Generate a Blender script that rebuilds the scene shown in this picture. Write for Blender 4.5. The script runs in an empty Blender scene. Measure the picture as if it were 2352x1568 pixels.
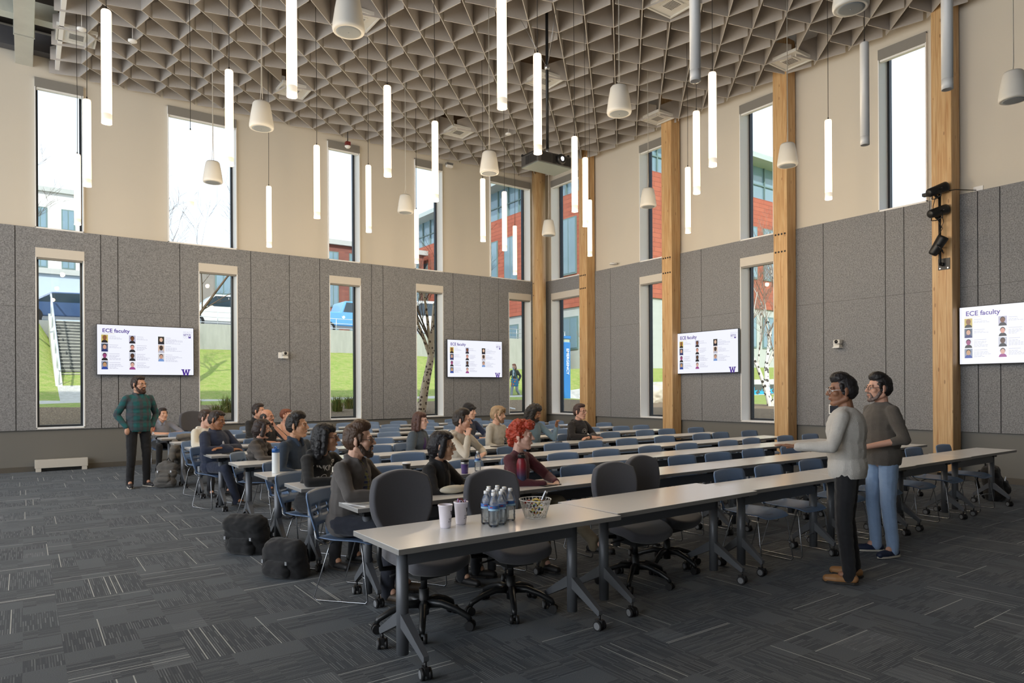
# University hall with a training-table seating plan, built at full size in metres; camera at the origin, 1.58 m up.
LAMP_E, BULB_W, SCREEN_E, SKY_E, SUN_E, EXPO = 1.25, 24.0, 0.75, 2.5, 7.0, 0.5
BOTTLES = [(2.351, 3.575), (2.41, 3.64), (2.473, 3.726), (2.341, 3.476), (2.411, 3.576), (2.471, 3.631), (2.542, 3.729), (2.414, 3.501), (2.473, 3.572), (2.542, 3.649), (2.536, 3.573)]
import bpy, bmesh, math, random
from mathutils import Vector as V, Matrix as M, noise, Euler
from mathutils.bvhtree import BVHTree
random.seed(7)
PI = math.pi
SC = bpy.context.scene
COL = SC.collection

# ---------------------------------------------------------------- colours and materials
def lin(c):
    c = c / 255.0
    return c / 12.92 if c <= 0.04045 else ((c + 0.055) / 1.055) ** 2.4
def rgb(h):
    return (lin(int(h[0:2], 16)), lin(int(h[2:4], 16)), lin(int(h[4:6], 16)))
def mix(a, b, t): return tuple(a[i] * (1 - t) + b[i] * t for i in range(3))
def new_mat(name):
    m = bpy.data.materials.new(name); m.use_nodes = True
    nt = m.node_tree; nt.nodes.clear()
    out = nt.nodes.new('ShaderNodeOutputMaterial')
    return m, nt, out
def nd(nt, t, **kw):
    n = nt.nodes.new(t)
    for k, v in kw.items():
        if k.startswith('i_'):
            n.inputs[k[2:].replace('_', ' ')].default_value = v
        else: setattr(n, k, v)
    return n
def mth(nt, op, a, b=None, c=None):
    n = nt.nodes.new('ShaderNodeMath'); n.operation = op
    for i, x in enumerate((a, b, c)):
        if x is None: continue
        if isinstance(x, (int, float)): n.inputs[i].default_value = x
        else: nt.links.new(x, n.inputs[i])
    return n.outputs[0]
def mixc(nt, f, a, b, blend='MIX'):
    n = nt.nodes.new('ShaderNodeMix'); n.data_type = 'RGBA'; n.blend_type = blend
    for s, x in ((0, f), (6, a), (7, b)):
        if isinstance(x, (int, float)): n.inputs[s].default_value = x
        elif isinstance(x, tuple): n.inputs[s].default_value = (*x[:3], 1)
        else: nt.links.new(x, n.inputs[s])
    return n.outputs[2]
MATS = {}
def mat(name, col, rough=0.6, metal=0.0, nz=0.08, ns=18.0, bump=0.0, bs=120.0, emit=0.0, coat=0.0, sheen=0.0, stretch=None, spec=0.5):
    """principled material whose colour drifts with a noise pattern"""
    if name in MATS: return MATS[name]
    if isinstance(col, str): col = rgb(col)
    m, nt, out = new_mat(name)
    p = nd(nt, 'ShaderNodeBsdfPrincipled'); nt.links.new(p.outputs[0], out.inputs[0])
    tc = nd(nt, 'ShaderNodeTexCoord'); src = tc.outputs['Object']
    if stretch:
        mp = nd(nt, 'ShaderNodeMapping'); mp.inputs['Scale'].default_value = stretch
        nt.links.new(src, mp.inputs['Vector']); src = mp.outputs[0]
    n = nd(nt, 'ShaderNodeTexNoise', i_Scale=ns, i_Detail=3.0); nt.links.new(src, n.inputs['Vector'])
    c = mixc(nt, n.outputs[0], tuple(x * (1 - nz) for x in col), tuple(min(1, x * (1 + nz)) for x in col))
    nt.links.new(c, p.inputs['Base Color'])
    p.inputs['Roughness'].default_value = rough; p.inputs['Metallic'].default_value = metal
    p.inputs['Coat Weight'].default_value = coat; p.inputs['Sheen Weight'].default_value = sheen
    p.inputs['Specular IOR Level'].default_value = spec
    if emit > 0:
        nt.links.new(c, p.inputs['Emission Color']); p.inputs['Emission Strength'].default_value = emit
    if bump > 0:
        n2 = nd(nt, 'ShaderNodeTexNoise', i_Scale=bs, i_Detail=2.0); nt.links.new(src, n2.inputs['Vector'])
        b = nd(nt, 'ShaderNodeBump', i_Strength=bump, i_Distance=0.01); nt.links.new(n2.outputs[0], b.inputs['Height'])
        nt.links.new(b.outputs[0], p.inputs['Normal'])
    MATS[name] = m
    return m

# ---------------------------------------------------------------- mesh building
class MB:
    def __init__(s): s.v = []; s.f = []; s.mi = []; s.cur = 0; s.sm = []
    def add(s, vs, fs, smooth=False):
        o = len(s.v); s.v.extend(tuple(x) for x in vs)
        for f in fs: s.f.append(tuple(i + o for i in f)); s.mi.append(s.cur); s.sm.append(smooth)
    def box(s, x0, x1, y0, y1, z0, z1, m=None):
        vs = [V(p) for p in ((x0,y0,z0),(x1,y0,z0),(x1,y1,z0),(x0,y1,z0),(x0,y0,z1),(x1,y0,z1),(x1,y1,z1),(x0,y1,z1))]
        if m is not None: vs = [m @ p for p in vs]
        s.add(vs, ((0,3,2,1),(4,5,6,7),(0,1,5,4),(1,2,6,5),(2,3,7,6),(3,0,4,7)))
    def cbox(s, c, d, m=None):
        s.box(c[0]-d[0]/2, c[0]+d[0]/2, c[1]-d[1]/2, c[1]+d[1]/2, c[2]-d[2]/2, c[2]+d[2]/2, m)
    def tube(s, pts, r, seg=8, cap=True):
        pts = [V(p) for p in pts]; n = len(pts); rs = r if isinstance(r, (list, tuple)) else [r] * n
        t0 = (pts[1] - pts[0]).normalized()
        u = t0.orthogonal().normalized(); rings = []
        for i in range(n):
            if i == 0: t = t0
            elif i == n - 1: t = (pts[i] - pts[i-1]).normalized()
            else:
                t = ((pts[i] - pts[i-1]).normalized() + (pts[i+1] - pts[i]).normalized())
                t = t.normalized() if t.length > 1e-6 else t0
            u = (u - t * u.dot(t)); u = u.normalized() if u.length > 1e-6 else t.orthogonal().normalized()
            w = t.cross(u)
            rings.append([pts[i] + (u * math.cos(2*PI*k/seg) + w * math.sin(2*PI*k/seg)) * rs[i] for k in range(seg)])
        vs = [p for rg in rings for p in rg]; fs = []
        for i in range(n - 1):
            for k in range(seg):
                k2 = (k + 1) % seg
                fs.append((i*seg+k, i*seg+k2, (i+1)*seg+k2, (i+1)*seg+k))
        s.add(vs, fs, True)
        if cap:
            o = len(s.v) - len(vs)
            s.f.append(tuple(o + k for k in reversed(range(seg)))); s.mi.append(s.cur); s.sm.append(False)
            s.f.append(tuple(o + (n-1)*seg + k for k in range(seg))); s.mi.append(s.cur); s.sm.append(False)
    def lathe(s, prof, seg=20, m=None, smooth=True):
        vs = []; fs = []; n = len(prof)
        for r, z in prof:
            for k in range(seg):
                p = V((r * math.cos(2*PI*k/seg), r * math.sin(2*PI*k/seg), z))
                vs.append(m @ p if m is not None else p)
        for i in range(n - 1):
            for k in range(seg):
                k2 = (k + 1) % seg
                fs.append((i*seg+k, i*seg+k2, (i+1)*seg+k2, (i+1)*seg+k))
        s.add(vs, fs, smooth)
        o = len(s.v) - len(vs)
        if prof[0][0] > 1e-5: s.f.append(tuple(o + k for k in reversed(range(seg)))); s.mi.append(s.cur); s.sm.append(False)
        if prof[-1][0] > 1e-5: s.f.append(tuple(o + (n-1)*seg + k for k in range(seg))); s.mi.append(s.cur); s.sm.append(False)
    def ball(s, c, r, m=None, seg=12, rings=8):
        r = r if isinstance(r, (tuple, list)) else (r, r, r); vs = []; fs = []
        for i in range(rings + 1):
            a = PI * i / rings
            for k in range(seg):
                b = 2*PI*k/seg
                p = V((math.sin(a)*math.cos(b)*r[0], math.sin(a)*math.sin(b)*r[1], -math.cos(a)*r[2]))
                if m is not None: p = m @ p
                vs.append(p + V(c))
        for i in range(rings):
            for k in range(seg):
                k2 = (k + 1) % seg
                fs.append((i*seg+k, i*seg+k2, (i+1)*seg+k2, (i+1)*seg+k))
        s.add(vs, fs, True)
    def prism(s, poly, z0, z1, m=None):
        n = len(poly); vs = [V((x, y, z0)) for x, y in poly] + [V((x, y, z1)) for x, y in poly]
        if m is not None: vs = [m @ p for p in vs]
        s.add(vs, [tuple(reversed(range(n))), tuple(range(n, 2*n))] + [(i, (i+1) % n, n + (i+1) % n, n + i) for i in range(n)])
    def mesh(s, name, mats):
        me = bpy.data.meshes.new(name); me.from_pydata(s.v, [], s.f)
        for m in (mats if isinstance(mats, (list, tuple)) else [mats]): me.materials.append(m)
        me.polygons.foreach_set('material_index', s.mi); me.polygons.foreach_set('use_smooth', s.sm)
        me.update(); return me
    def build(s, name, mats, parent=None, loc=None, rz=None, bevel=0.0):
        o = bpy.data.objects.new(name, s.mesh(name, mats)); COL.objects.link(o)
        if parent: o.parent = parent
        if loc is not None: o.location = loc
        if rz is not None: o.rotation_euler = (0, 0, rz)
        if bevel > 0:
            b = o.modifiers.new('bevel', 'BEVEL'); b.width = bevel; b.segments = 2; b.limit_method = 'ANGLE'
        return o
def tag(o, label, cat, group=None):
    o['label'] = label; o['category'] = cat
    if group: o['group'] = group
    return o
def empty(name, loc=(0,0,0), rz=0.0):
    o = bpy.data.objects.new(name, None); o.empty_display_size = 0.1; COL.objects.link(o)
    o.location = loc; o.rotation_euler = (0, 0, rz); return o
def struct(o): o['kind'] = 'structure'; return o
def copy_tree(o, parent=None):
    c = o.copy(); COL.objects.link(c)
    if parent: c.parent = parent
    for ch in list(o.children): copy_tree(ch, c)
    return c
ORD = ['first','second','third','fourth','fifth','sixth','seventh','eighth','ninth','tenth','eleventh','twelfth','thirteenth','fourteenth','fifteenth','sixteenth','seventeenth','eighteenth','nineteenth','twentieth','twenty-first','twenty-second']
def text_mesh(txt, size, align='CENTER', bold=0.0, depth=0.0):
    cu = bpy.data.curves.new('lettering', 'FONT'); cu.body = txt; cu.size = size
    cu.align_x = align; cu.align_y = 'CENTER'; cu.offset = bold; cu.extrude = depth; cu.resolution_u = 3
    o = bpy.data.objects.new('lettering', cu); COL.objects.link(o)
    me = bpy.data.meshes.new_from_object(o.evaluated_get(bpy.context.evaluated_depsgraph_get()))
    bpy.data.objects.remove(o); bpy.data.curves.remove(cu)
    return me
def text_into(mb, txt, size, mw, align='CENTER', bold=0.0):
    me = text_mesh(txt, size, align, bold)
    mb.add([mw @ v.co for v in me.vertices], [tuple(p.vertices) for p in me.polygons])
    bpy.data.meshes.remove(me)
# slab-serif W, unit height, centred
W_POLY = [(-.68,.5),(-.22,.5),(-.22,.36),(-.30,.36),(-.19,-.12),(-.03,.5),(.13,.5),(.28,-.12),(.36,.36),(.24,.36),(.24,.5),(.68,.5),(.68,.36),(.57,.36),(.36,-.5),(.15,-.5),(.02,.05),(-.13,-.5),(-.34,-.5),(-.56,.36),(-.68,.36)]
# ---------------------------------------------------------------- room constants (metres)
YW, XW = 16.5, 12.93          # faces of the felt cladding on the two window walls
FELT0, FELT1 = 0.82, 4.84     # felt cladding bottom and top
WTOP = 9.05
m_plaster = mat('warm white plaster', 'd9d2c4', 0.85, nz=0.015, ns=2)
m_lowpaint = mat('grey wall paint', '74736e', 0.7, nz=0.02, ns=3)
m_base = mat('grey rubber baseboard', '5a554d', 0.6, nz=0.03)
m_white = mat('white paint', 'f8f8f6', 0.5, nz=0.01)
m_frame = mat('dark aluminium window frame', '3a3d42', 0.4, metal=0.6, nz=0.05)
m_shade_grey = mat('grey shade box', '8d8a84', 0.6, nz=0.02)
m_shade_white = mat('cream shade box', 'd6d0c5', 0.55, nz=0.02)
m_steel = mat('brushed steel', 'b9bcc0', 0.3, metal=0.9, nz=0.05)
m_dark = mat('black plastic', '17181a', 0.45, nz=0.1)
m_blackmetal = mat('black metal', '1f2123', 0.4, metal=0.4, nz=0.1)

def felt_material():
    m, nt, out = new_mat('grey wool felt')
    p = nd(nt, 'ShaderNodeBsdfPrincipled'); nt.links.new(p.outputs[0], out.inputs[0])
    tc = nd(nt, 'ShaderNodeTexCoord')
    n1 = nd(nt, 'ShaderNodeTexNoise', i_Scale=55.0, i_Detail=4.0, i_Roughness=0.75); nt.links.new(tc.outputs['Object'], n1.inputs['Vector'])
    n2 = nd(nt, 'ShaderNodeTexNoise', i_Scale=0.6, i_Detail=1.0); nt.links.new(tc.outputs['Object'], n2.inputs['Vector'])
    r = nd(nt, 'ShaderNodeValToRGB'); nt.links.new(n1.outputs[0], r.inputs[0])
    r.color_ramp.elements[0].position = 0.33; r.color_ramp.elements[0].color = (*rgb('5d5e60'), 1)
    r.color_ramp.elements[1].position = 0.68; r.color_ramp.elements[1].color = (*rgb('a7a8aa'), 1)
    c = mixc(nt, mth(nt, 'MULTIPLY', n2.outputs[0], 0.25), r.outputs[0], rgb('8a8b8e'))
    nt.links.new(c, p.inputs['Base Color']); p.inputs['Roughness'].default_value = 0.95
    p.inputs['Sheen Weight'].default_value = 0.3
    b = nd(nt, 'ShaderNodeBump', i_Strength=0.15, i_Distance=0.005); nt.links.new(n1.outputs[0], b.inputs['Height']); nt.links.new(b.outputs[0], p.inputs['Normal'])
    return m
m_felt = felt_material()
m_seam = mat('dark felt seam', '3b3b3d', 0.9)

def carpet_material():
    m, nt, out = new_mat('patterned carpet tile')
    p = nd(nt, 'ShaderNodeBsdfPrincipled'); nt.links.new(p.outputs[0], out.inputs[0])
    g = nd(nt, 'ShaderNodeNewGeometry'); sp = nd(nt, 'ShaderNodeSeparateXYZ'); nt.links.new(g.outputs['Position'], sp.inputs[0])
    T = 0.61
    x = mth(nt, 'DIVIDE', mth(nt, 'ADD', sp.outputs[0], 40.07), T); y = mth(nt, 'DIVIDE', mth(nt, 'ADD', sp.outputs[1], 40.21), T)
    fx, fy = mth(nt, 'FLOOR', x), mth(nt, 'FLOOR', y); ux, uy = mth(nt, 'FRACT', x), mth(nt, 'FRACT', y)
    par = mth(nt, 'MODULO', mth(nt, 'ADD', fx, fy), 2.0)
    inv = mth(nt, 'SUBTRACT', 1.0, par)
    u = mth(nt, 'ADD', mth(nt, 'MULTIPLY', ux, inv), mth(nt, 'MULTIPLY', uy, par))     # across the tufting lines
    w = mth(nt, 'ADD', mth(nt, 'MULTIPLY', uy, inv), mth(nt, 'MULTIPLY', ux, par))     # along the lines
    cell = nd(nt, 'ShaderNodeCombineXYZ'); nt.links.new(fx, cell.inputs[0]); nt.links.new(fy, cell.inputs[1])
    wn = nd(nt, 'ShaderNodeTexWhiteNoise'); wn.noise_dimensions = '3D'; nt.links.new(cell.outputs[0], wn.inputs[0])
    # blocks: a coarse grid inside each tile, some blocks lighter, some striped
    bl = nd(nt, 'ShaderNodeCombineXYZ')
    nt.links.new(mth(nt, 'ADD', mth(nt, 'FLOOR', mth(nt, 'MULTIPLY', u, 3.0)), mth(nt, 'MULTIPLY', fx, 7.0)), bl.inputs[0])
    nt.links.new(mth(nt, 'ADD', mth(nt, 'FLOOR', mth(nt, 'MULTIPLY', w, 3.0)), mth(nt, 'MULTIPLY', fy, 5.0)), bl.inputs[1])
    nt.links.new(par, bl.inputs[2])
    wb = nd(nt, 'ShaderNodeTexWhiteNoise'); wb.noise_dimensions = '3D'; nt.links.new(bl.outputs[0], wb.inputs[0])
    # tufted lines, random brightness per line and per short dash
    ln = mth(nt, 'MULTIPLY', u, 44.0); li = mth(nt, 'FLOOR', ln); lf = mth(nt, 'FRACT', ln)
    lv = nd(nt, 'ShaderNodeCombineXYZ'); nt.links.new(mth(nt, 'ADD', li, mth(nt, 'MULTIPLY', fx, 41.0)), lv.inputs[0])
    nt.links.new(mth(nt, 'ADD', mth(nt, 'FLOOR', mth(nt, 'MULTIPLY', w, 5.0)), mth(nt, 'MULTIPLY', fy, 11.0)), lv.inputs[1]); nt.links.new(par, lv.inputs[2])
    wl = nd(nt, 'ShaderNodeTexWhiteNoise'); wl.noise_dimensions = '3D'; nt.links.new(lv.outputs[0], wl.inputs[0])
    thin = mth(nt, 'LESS_THAN', mth(nt, 'ABSOLUTE', mth(nt, 'SUBTRACT', lf, 0.5)), 0.25)
    striped = mth(nt, 'GREATER_THAN', wb.outputs[0], 0.18)
    dash = mth(nt, 'MULTIPLY', mth(nt, 'MULTIPLY', thin, striped), mth(nt, 'MAXIMUM', 0.0, mth(nt, 'SUBTRACT', mth(nt, 'MULTIPLY', wl.outputs[0], 1.25), 0.2)))
    lw = nd(nt, 'ShaderNodeCombineXYZ'); nt.links.new(mth(nt, 'ADD', li, mth(nt, 'MULTIPLY', fx, 37.0)), lw.inputs[0]); nt.links.new(fy, lw.inputs[1]); nt.links.new(par, lw.inputs[2])
    wlong = nd(nt, 'ShaderNodeTexWhiteNoise'); wlong.noise_dimensions = '3D'; nt.links.new(lw.outputs[0], wlong.inputs[0])
    bright = mth(nt, 'MULTIPLY', thin, mth(nt, 'GREATER_THAN', wlong.outputs[0], 0.968))
    patch = mth(nt, 'LESS_THAN', wb.outputs[0], 0.2)
    c0 = mixc(nt, wn.outputs[0], rgb('303439'), rgb('3a3f44'))
    c1 = mixc(nt, mth(nt, 'MULTIPLY', patch, 0.5), c0, rgb('62676b'))
    c2 = mixc(nt, mth(nt, 'MULTIPLY', dash, 0.42), c1, rgb('8e9294'))
    c3 = mixc(nt, mth(nt, 'MULTIPLY', bright, 0.7), c2, rgb('c4c6c0'))
    pile = nd(nt, 'ShaderNodeTexNoise', i_Scale=160.0, i_Detail=2.0); nt.links.new(g.outputs['Position'], pile.inputs['Vector'])
    c4 = mixc(nt, 0.75, c3, mixc(nt, pile.outputs[0], (0.25,0.25,0.25), (0.8,0.8,0.8)), 'OVERLAY')
    nt.links.new(c4, p.inputs['Base Color']); p.inputs['Roughness'].default_value = 0.9
    p.inputs['Specular IOR Level'].default_value = 0.5; p.inputs['Sheen Weight'].default_value = 0.1; p.inputs['Sheen Roughness'].default_value = 0.4; p.inputs['Sheen Tint'].default_value = (0.8, 0.9, 1, 1)
    b = nd(nt, 'ShaderNodeBump', i_Strength=0.35, i_Distance=0.006); nt.links.new(pile.outputs[0], b.inputs['Height']); nt.links.new(b.outputs[0], p.inputs['Normal'])
    return m
m_carpet = carpet_material()

def timber_material():
    m, nt, out = new_mat('glued laminated timber')
    p = nd(nt, 'ShaderNodeBsdfPrincipled'); nt.links.new(p.outputs[0], out.inputs[0])
    tc = nd(nt, 'ShaderNodeTexCoord'); mp = nd(nt, 'ShaderNodeMapping'); mp.inputs['Scale'].default_value = (14, 14, 0.7)
    nt.links.new(tc.outputs['Object'], mp.inputs[0])
    n1 = nd(nt, 'ShaderNodeTexNoise', i_Scale=2.2, i_Detail=5.0, i_Distortion=0.8); nt.links.new(mp.outputs[0], n1.inputs['Vector'])
    r = nd(nt, 'ShaderNodeValToRGB'); nt.links.new(n1.outputs[0], r.inputs[0])
    r.color_ramp.elements[0].position = 0.3; r.color_ramp.elements[0].color = (*rgb('bd8f5c'), 1)
    r.color_ramp.elements[1].position = 0.7; r.color_ramp.elements[1].color = (*rgb('dab988'), 1)
    sp = nd(nt, 'ShaderNodeSeparateXYZ'); nt.links.new(tc.outputs['Object'], sp.inputs[0])
    # lamination joints and knots
    lam = mth(nt, 'ABSOLUTE', mth(nt, 'SUBTRACT', mth(nt, 'FRACT', mth(nt, 'MULTIPLY', mth(nt, 'ADD', sp.outputs[1], sp.outputs[0]), 6.6)), 0.5))
    joint = mth(nt, 'LESS_THAN', lam, 0.022)
    mp2 = nd(nt, 'ShaderNodeMapping'); mp2.inputs['Scale'].default_value = (9, 9, 2.6); nt.links.new(tc.outputs['Object'], mp2.inputs[0])
    vo = nd(nt, 'ShaderNodeTexVoronoi', i_Scale=1.0); nt.links.new(mp2.outputs[0], vo.inputs['Vector'])
    knot = mth(nt, 'LESS_THAN', vo.outputs['Distance'], 0.1)
    c = mixc(nt, mth(nt, 'MULTIPLY', joint, 0.45), r.outputs[0], rgb('8a6640'))
    c = mixc(nt, mth(nt, 'MULTIPLY', knot, 0.6), c, rgb('7a5230'))
    nt.links.new(c, p.inputs['Base Color']); p.inputs['Roughness'].default_value = 0.5
    return m
m_timber = timber_material()

def glass_material():
    m, nt, out = new_mat('window glass with dimming tint')
    tr = nd(nt, 'ShaderNodeBsdfTransparent'); tr.inputs[0].default_value = (0.62, 0.65, 0.67, 1)  # grey tint added to dim the outdoors relative to the interior
    gl = nd(nt, 'ShaderNodeBsdfGlossy'); gl.inputs['Roughness'].default_value = 0.02
    n = nd(nt, 'ShaderNodeTexNoise', i_Scale=1.0); tc = nd(nt, 'ShaderNodeTexCoord'); nt.links.new(tc.outputs['Object'], n.inputs['Vector'])
    lw = nd(nt, 'ShaderNodeLayerWeight', i_Blend=0.18)
    mx = nd(nt, 'ShaderNodeMixShader'); nt.links.new(mth(nt, 'MULTIPLY', lw.outputs['Fresnel'], mth(nt, 'ADD', 0.75, mth(nt, 'MULTIPLY', n.outputs[0], 0.02))), mx.inputs[0])
    nt.links.new(tr.outputs[0], mx.inputs[1]); nt.links.new(gl.outputs[0], mx.inputs[2]); nt.links.new(mx.outputs[0], out.inputs[0])
    return m
m_glass = glass_material()

# ---------------------------------------------------------------- floor, ceiling deck, walls
b = MB(); b.box(-9.5, XW+0.6, -4.5, YW+0.6, -0.12, 0.0); struct(b.build('floor', m_carpet))
m_deck = mat('timber roof deck', '6b5640', 0.8, nz=0.15, ns=1.2, stretch=(0.5, 6, 1))
b = MB(); b.box(-9.5, XW+0.6, -4.5, YW+0.6, WTOP, WTOP+0.3); struct(b.build('ceiling', m_deck))

def cells(holes, u0, u1, z0, z1):
    """split a wall rectangle around rectangular openings (ua, ub, za, zb)"""
    us = sorted({u0, u1, *[min(max(h[i], u0), u1) for h in holes for i in (0, 1)]})
    out = []
    for i in range(len(us) - 1):
        a, c = us[i], us[i+1]
        if c - a < 1e-4: continue
        cut = sorted((max(h[2], z0), min(h[3], z1)) for h in holes if h[0] < (a+c)/2 < h[1] and h[3] > z0 and h[2] < z1)
        z = z0
        for lo, hi in cut:
            if lo > z + 1e-4: out.append((a, c, z, lo))
            z = max(z, hi)
        if z1 > z + 1e-4: out.append((a, c, z, z1))
    return out
Z_SILL, Z_LOW, Z_UP0, Z_UP1 = 0.845, 4.447, 4.84, 7.83
# (start, end, bottom, top) measured along each wall
WIN_L = [(0.195, 1.02, Z_SILL, Z_LOW), (3.19, 4.022, Z_SILL, Z_LOW), (6.21, 7.045, Z_SILL, Z_LOW), (8.625, 9.468, Z_SILL, Z_LOW), (11.69, 12.525, Z_SILL, Z_LOW),
         (0.195, 1.02, Z_UP0, Z_UP1), (2.583, 4.018, Z_UP0, Z_UP1), (6.193, 7.035, Z_UP0, Z_UP1), (8.616, 9.468, Z_UP0, Z_UP1), (11.056, 12.52, Z_UP0, Z_UP1)]
WIN_R = [(14.60, 16.03, Z_SILL, Z_LOW), (11.56, 12.40, Z_SILL, Z_LOW), (8.52, 9.362, Z_SILL, Z_LOW),
         (14.60, 16.02, Z_UP0, Z_UP1), (11.56, 12.392, Z_UP0, Z_UP1), (8.52, 9.362, Z_UP0, Z_UP1), (5.51, 6.345, Z_UP0, Z_UP1)]
TH = 0.42
wl, wr, ll, lr = MB(), MB(), MB(), MB()
for a, c, z0, z1 in cells(WIN_L, -9.5, XW+0.55, FELT0, WTOP): wl.box(a, c, YW+0.05, YW+0.05+TH, z0, z1)
for a, c, z0, z1 in cells(WIN_R, -4.5, YW+0.05, FELT0, WTOP): wr.box(XW+0.05, XW+0.05+TH, a, c, z0, z1)
ll.box(-9.5, XW+0.55, YW+0.05, YW+0.05+TH, 0, FELT0); lr.box(XW+0.05, XW+0.05+TH, -4.5, YW+0.05, 0, FELT0)
wall_left = struct(wl.build('wall_left', m_plaster)); wall_right = struct(wr.build('wall_right', m_plaster))
ll.build('painted_dado', m_lowpaint, wall_left); lr.build('painted_dado', m_lowpaint, wall_right)
b = MB(); b.box(-9.5, XW+0.55, -4.5, -4.2, 0, WTOP); struct(b.build('wall_back', m_lowpaint))
b = MB(); b.box(-9.5, XW+0.05, YW+0.035, YW+0.052, 0, 0.10); struct(b.build('baseboard_left', m_base))
b = MB(); b.box(XW+0.035, XW+0.052, -4.2, YW+0.05, 0, 0.10); struct(b.build('baseboard_right', m_base))

# felt cladding in tall boards with dark reveals
def felt(seams, holes, side):
    parent = wall_left if side == 'L' else wall_right
    for i in range(len(seams) - 1):
        a, c = seams[i] + 0.007, seams[i+1] - 0.007
        for lo, hi in ((FELT0, 3.258), (3.262, FELT1)):
            mb = MB()
            for (u0, u1, z0, z1) in cells([h for h in holes if h[2] < 4.5], a, c, lo, hi):
                if side == 'L': mb.box(u0, u1, YW, YW+0.045, z0, z1)
                else: mb.box(XW, XW+0.045, u0, u1, z0, z1)
            if mb.v: mb.build('felt_board', m_felt, parent)
    mb = MB()
    for s in seams[1:-1]:
        if any(h[0] < s < h[1] for h in holes if h[2] < 4.5): continue
        if side == 'L': mb.box(s-0.012, s+0.012, YW+0.02, YW+0.05, FELT0, FELT1)
        else: mb.box(XW+0.02, XW+0.05, s-0.012, s+0.012, FELT0, FELT1)
    mb.build('reveal', m_seam, parent)
felt([-9.4, -6, -3, -1.4, -0.13, 1.31, 1.62, 2.81, 4.32, 5.22, 5.97, 7.34, 7.66, 9.79, 10.69, 11.33, XW-0.05], WIN_L, 'L')
felt([-4.1, -1, 1.4, 2.9, 4.41, 4.73, 5.9, 6.23, 7.43, 10.43, 11.1, 13.48, 14.2, YW-0.02], WIN_R, 'R')

# windows: white reveals, dark frame, glass, roller shade box
nwin = 0
def window(side, u0, u1, z0, z1):
    global nwin; nwin += 1
    root = struct(empty('window_%d' % nwin, ((u0+u1)/2, YW+0.3, z0) if side == 'L' else (XW+0.3, (u0+u1)/2, z0)))
    W = u1 - u0; h = z1 - z0; up = z0 > 4
    rz = 0 if side == 'L' else -PI/2      # local +y points outdoors, local x along the wall
    root.rotation_euler = (0, 0, rz)
    x0, x1 = -W/2, W/2; yi, yg, yo = -0.305, 0.055, 0.16
    mb = MB(); t = 0.018
    mb.box(x0, x0+t, yi, yg, 0, h); mb.box(x1-t, x1, yi, yg, 0, h); mb.box(x0, x1, yi, yg, h-t, h); mb.box(x0, x1, yi, yg, -0.01, t)
    mb.build('reveal_lining', m_white, root)
    f = MB(); w = 0.04
    f.box(x0+t, x0+t+w, yg-0.04, yg+0.05, t, h-t); f.box(x1-t-w, x1-t, yg-0.04, yg+0.05, t, h-t)
    f.box(x0+t+w, x1-t-w, yg-0.04, yg+0.05, h-t-w, h-t); f.box(x0+t+w, x1-t-w, yg-0.04, yg+0.05, t, t+w)
    f.box(x0, x0+0.02, yg+0.05, yo, 0, h); f.box(x1-0.02, x1, yg+0.05, yo, 0, h); f.box(x0, x1, yg+0.05, yo, -0.02, 0.01)
    f.build('window_frame', m_frame, root)
    g = MB(); g.box(x0+t+w, x1-t-w, yg, yg+0.012, t+w, h-t-w); g.build('pane', m_glass, root)
    s = MB(); sh = 0.19
    s.box(x0+0.001, x1-0.001, yi-0.002, yi+0.12, h-sh, h-0.001)
    sb = s.build('shade_box', m_shade_grey if up else m_shade_white, root)
    s = MB(); s.box(x0+0.03, x1-0.03, yi+0.02, yi+0.1, h-sh-0.035, h-sh); s.build('shade_bar', m_white if up else m_shade_grey, sb)
for w_ in WIN_L: window('L', *w_)
for w_ in WIN_R: window('R', *w_)

# ---------------------------------------------------------------- timber columns
def col_bolts(parent, y0, n, cyl=False):
    for z in (4.36, 4.72):
        for k in range(n):
            mb = MB()
            if cyl: p = V((-0.2*math.cos(0.25+0.3*k), -0.2*math.sin(0.25+0.3*k)+0.06, z)); d = V((p.x, p.y-0.06, 0)).normalized()
            else: p = V((-0.155, -0.105+0.07*k, z)); d = V((-1, 0, 0))
            mb.tube([p - d*0.002, p + d*0.006], 0.02, 10); mb.tube([p, p + d*0.012], 0.009, 6)
            mb.build('bolt', m_dark, parent)
for i, yf in enumerate((4.989, 8.01, 11.045, 14.08)):
    o = empty('column', (12.765, yf+0.157, 0)); struct(o)
    mb = MB(); mb.box(-0.155, 0.155, -0.157, 0.157, 0.13, 8.7); mb.build('timber_shaft', m_timber, o, bevel=0.012)
    mb = MB(); mb.box(-0.11, 0.12, -0.11, 0.11, 0.0, 0.13); mb.build('steel_shoe', m_blackmetal, o)
    col_bolts(o, yf, 4) if i else None
o = empty('column', (12.55, 16.13, 0)); struct(o)
mb = MB(); mb.lathe([(0.2, 0.1), (0.2, 8.7)], 28); mb.build('timber_shaft', m_timber, o)
mb = MB(); mb.lathe([(0.14, 0), (0.14, 0.1)], 16); mb.build('steel_shoe', m_blackmetal, o); col_bolts(o, 0, 3, True)

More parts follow.
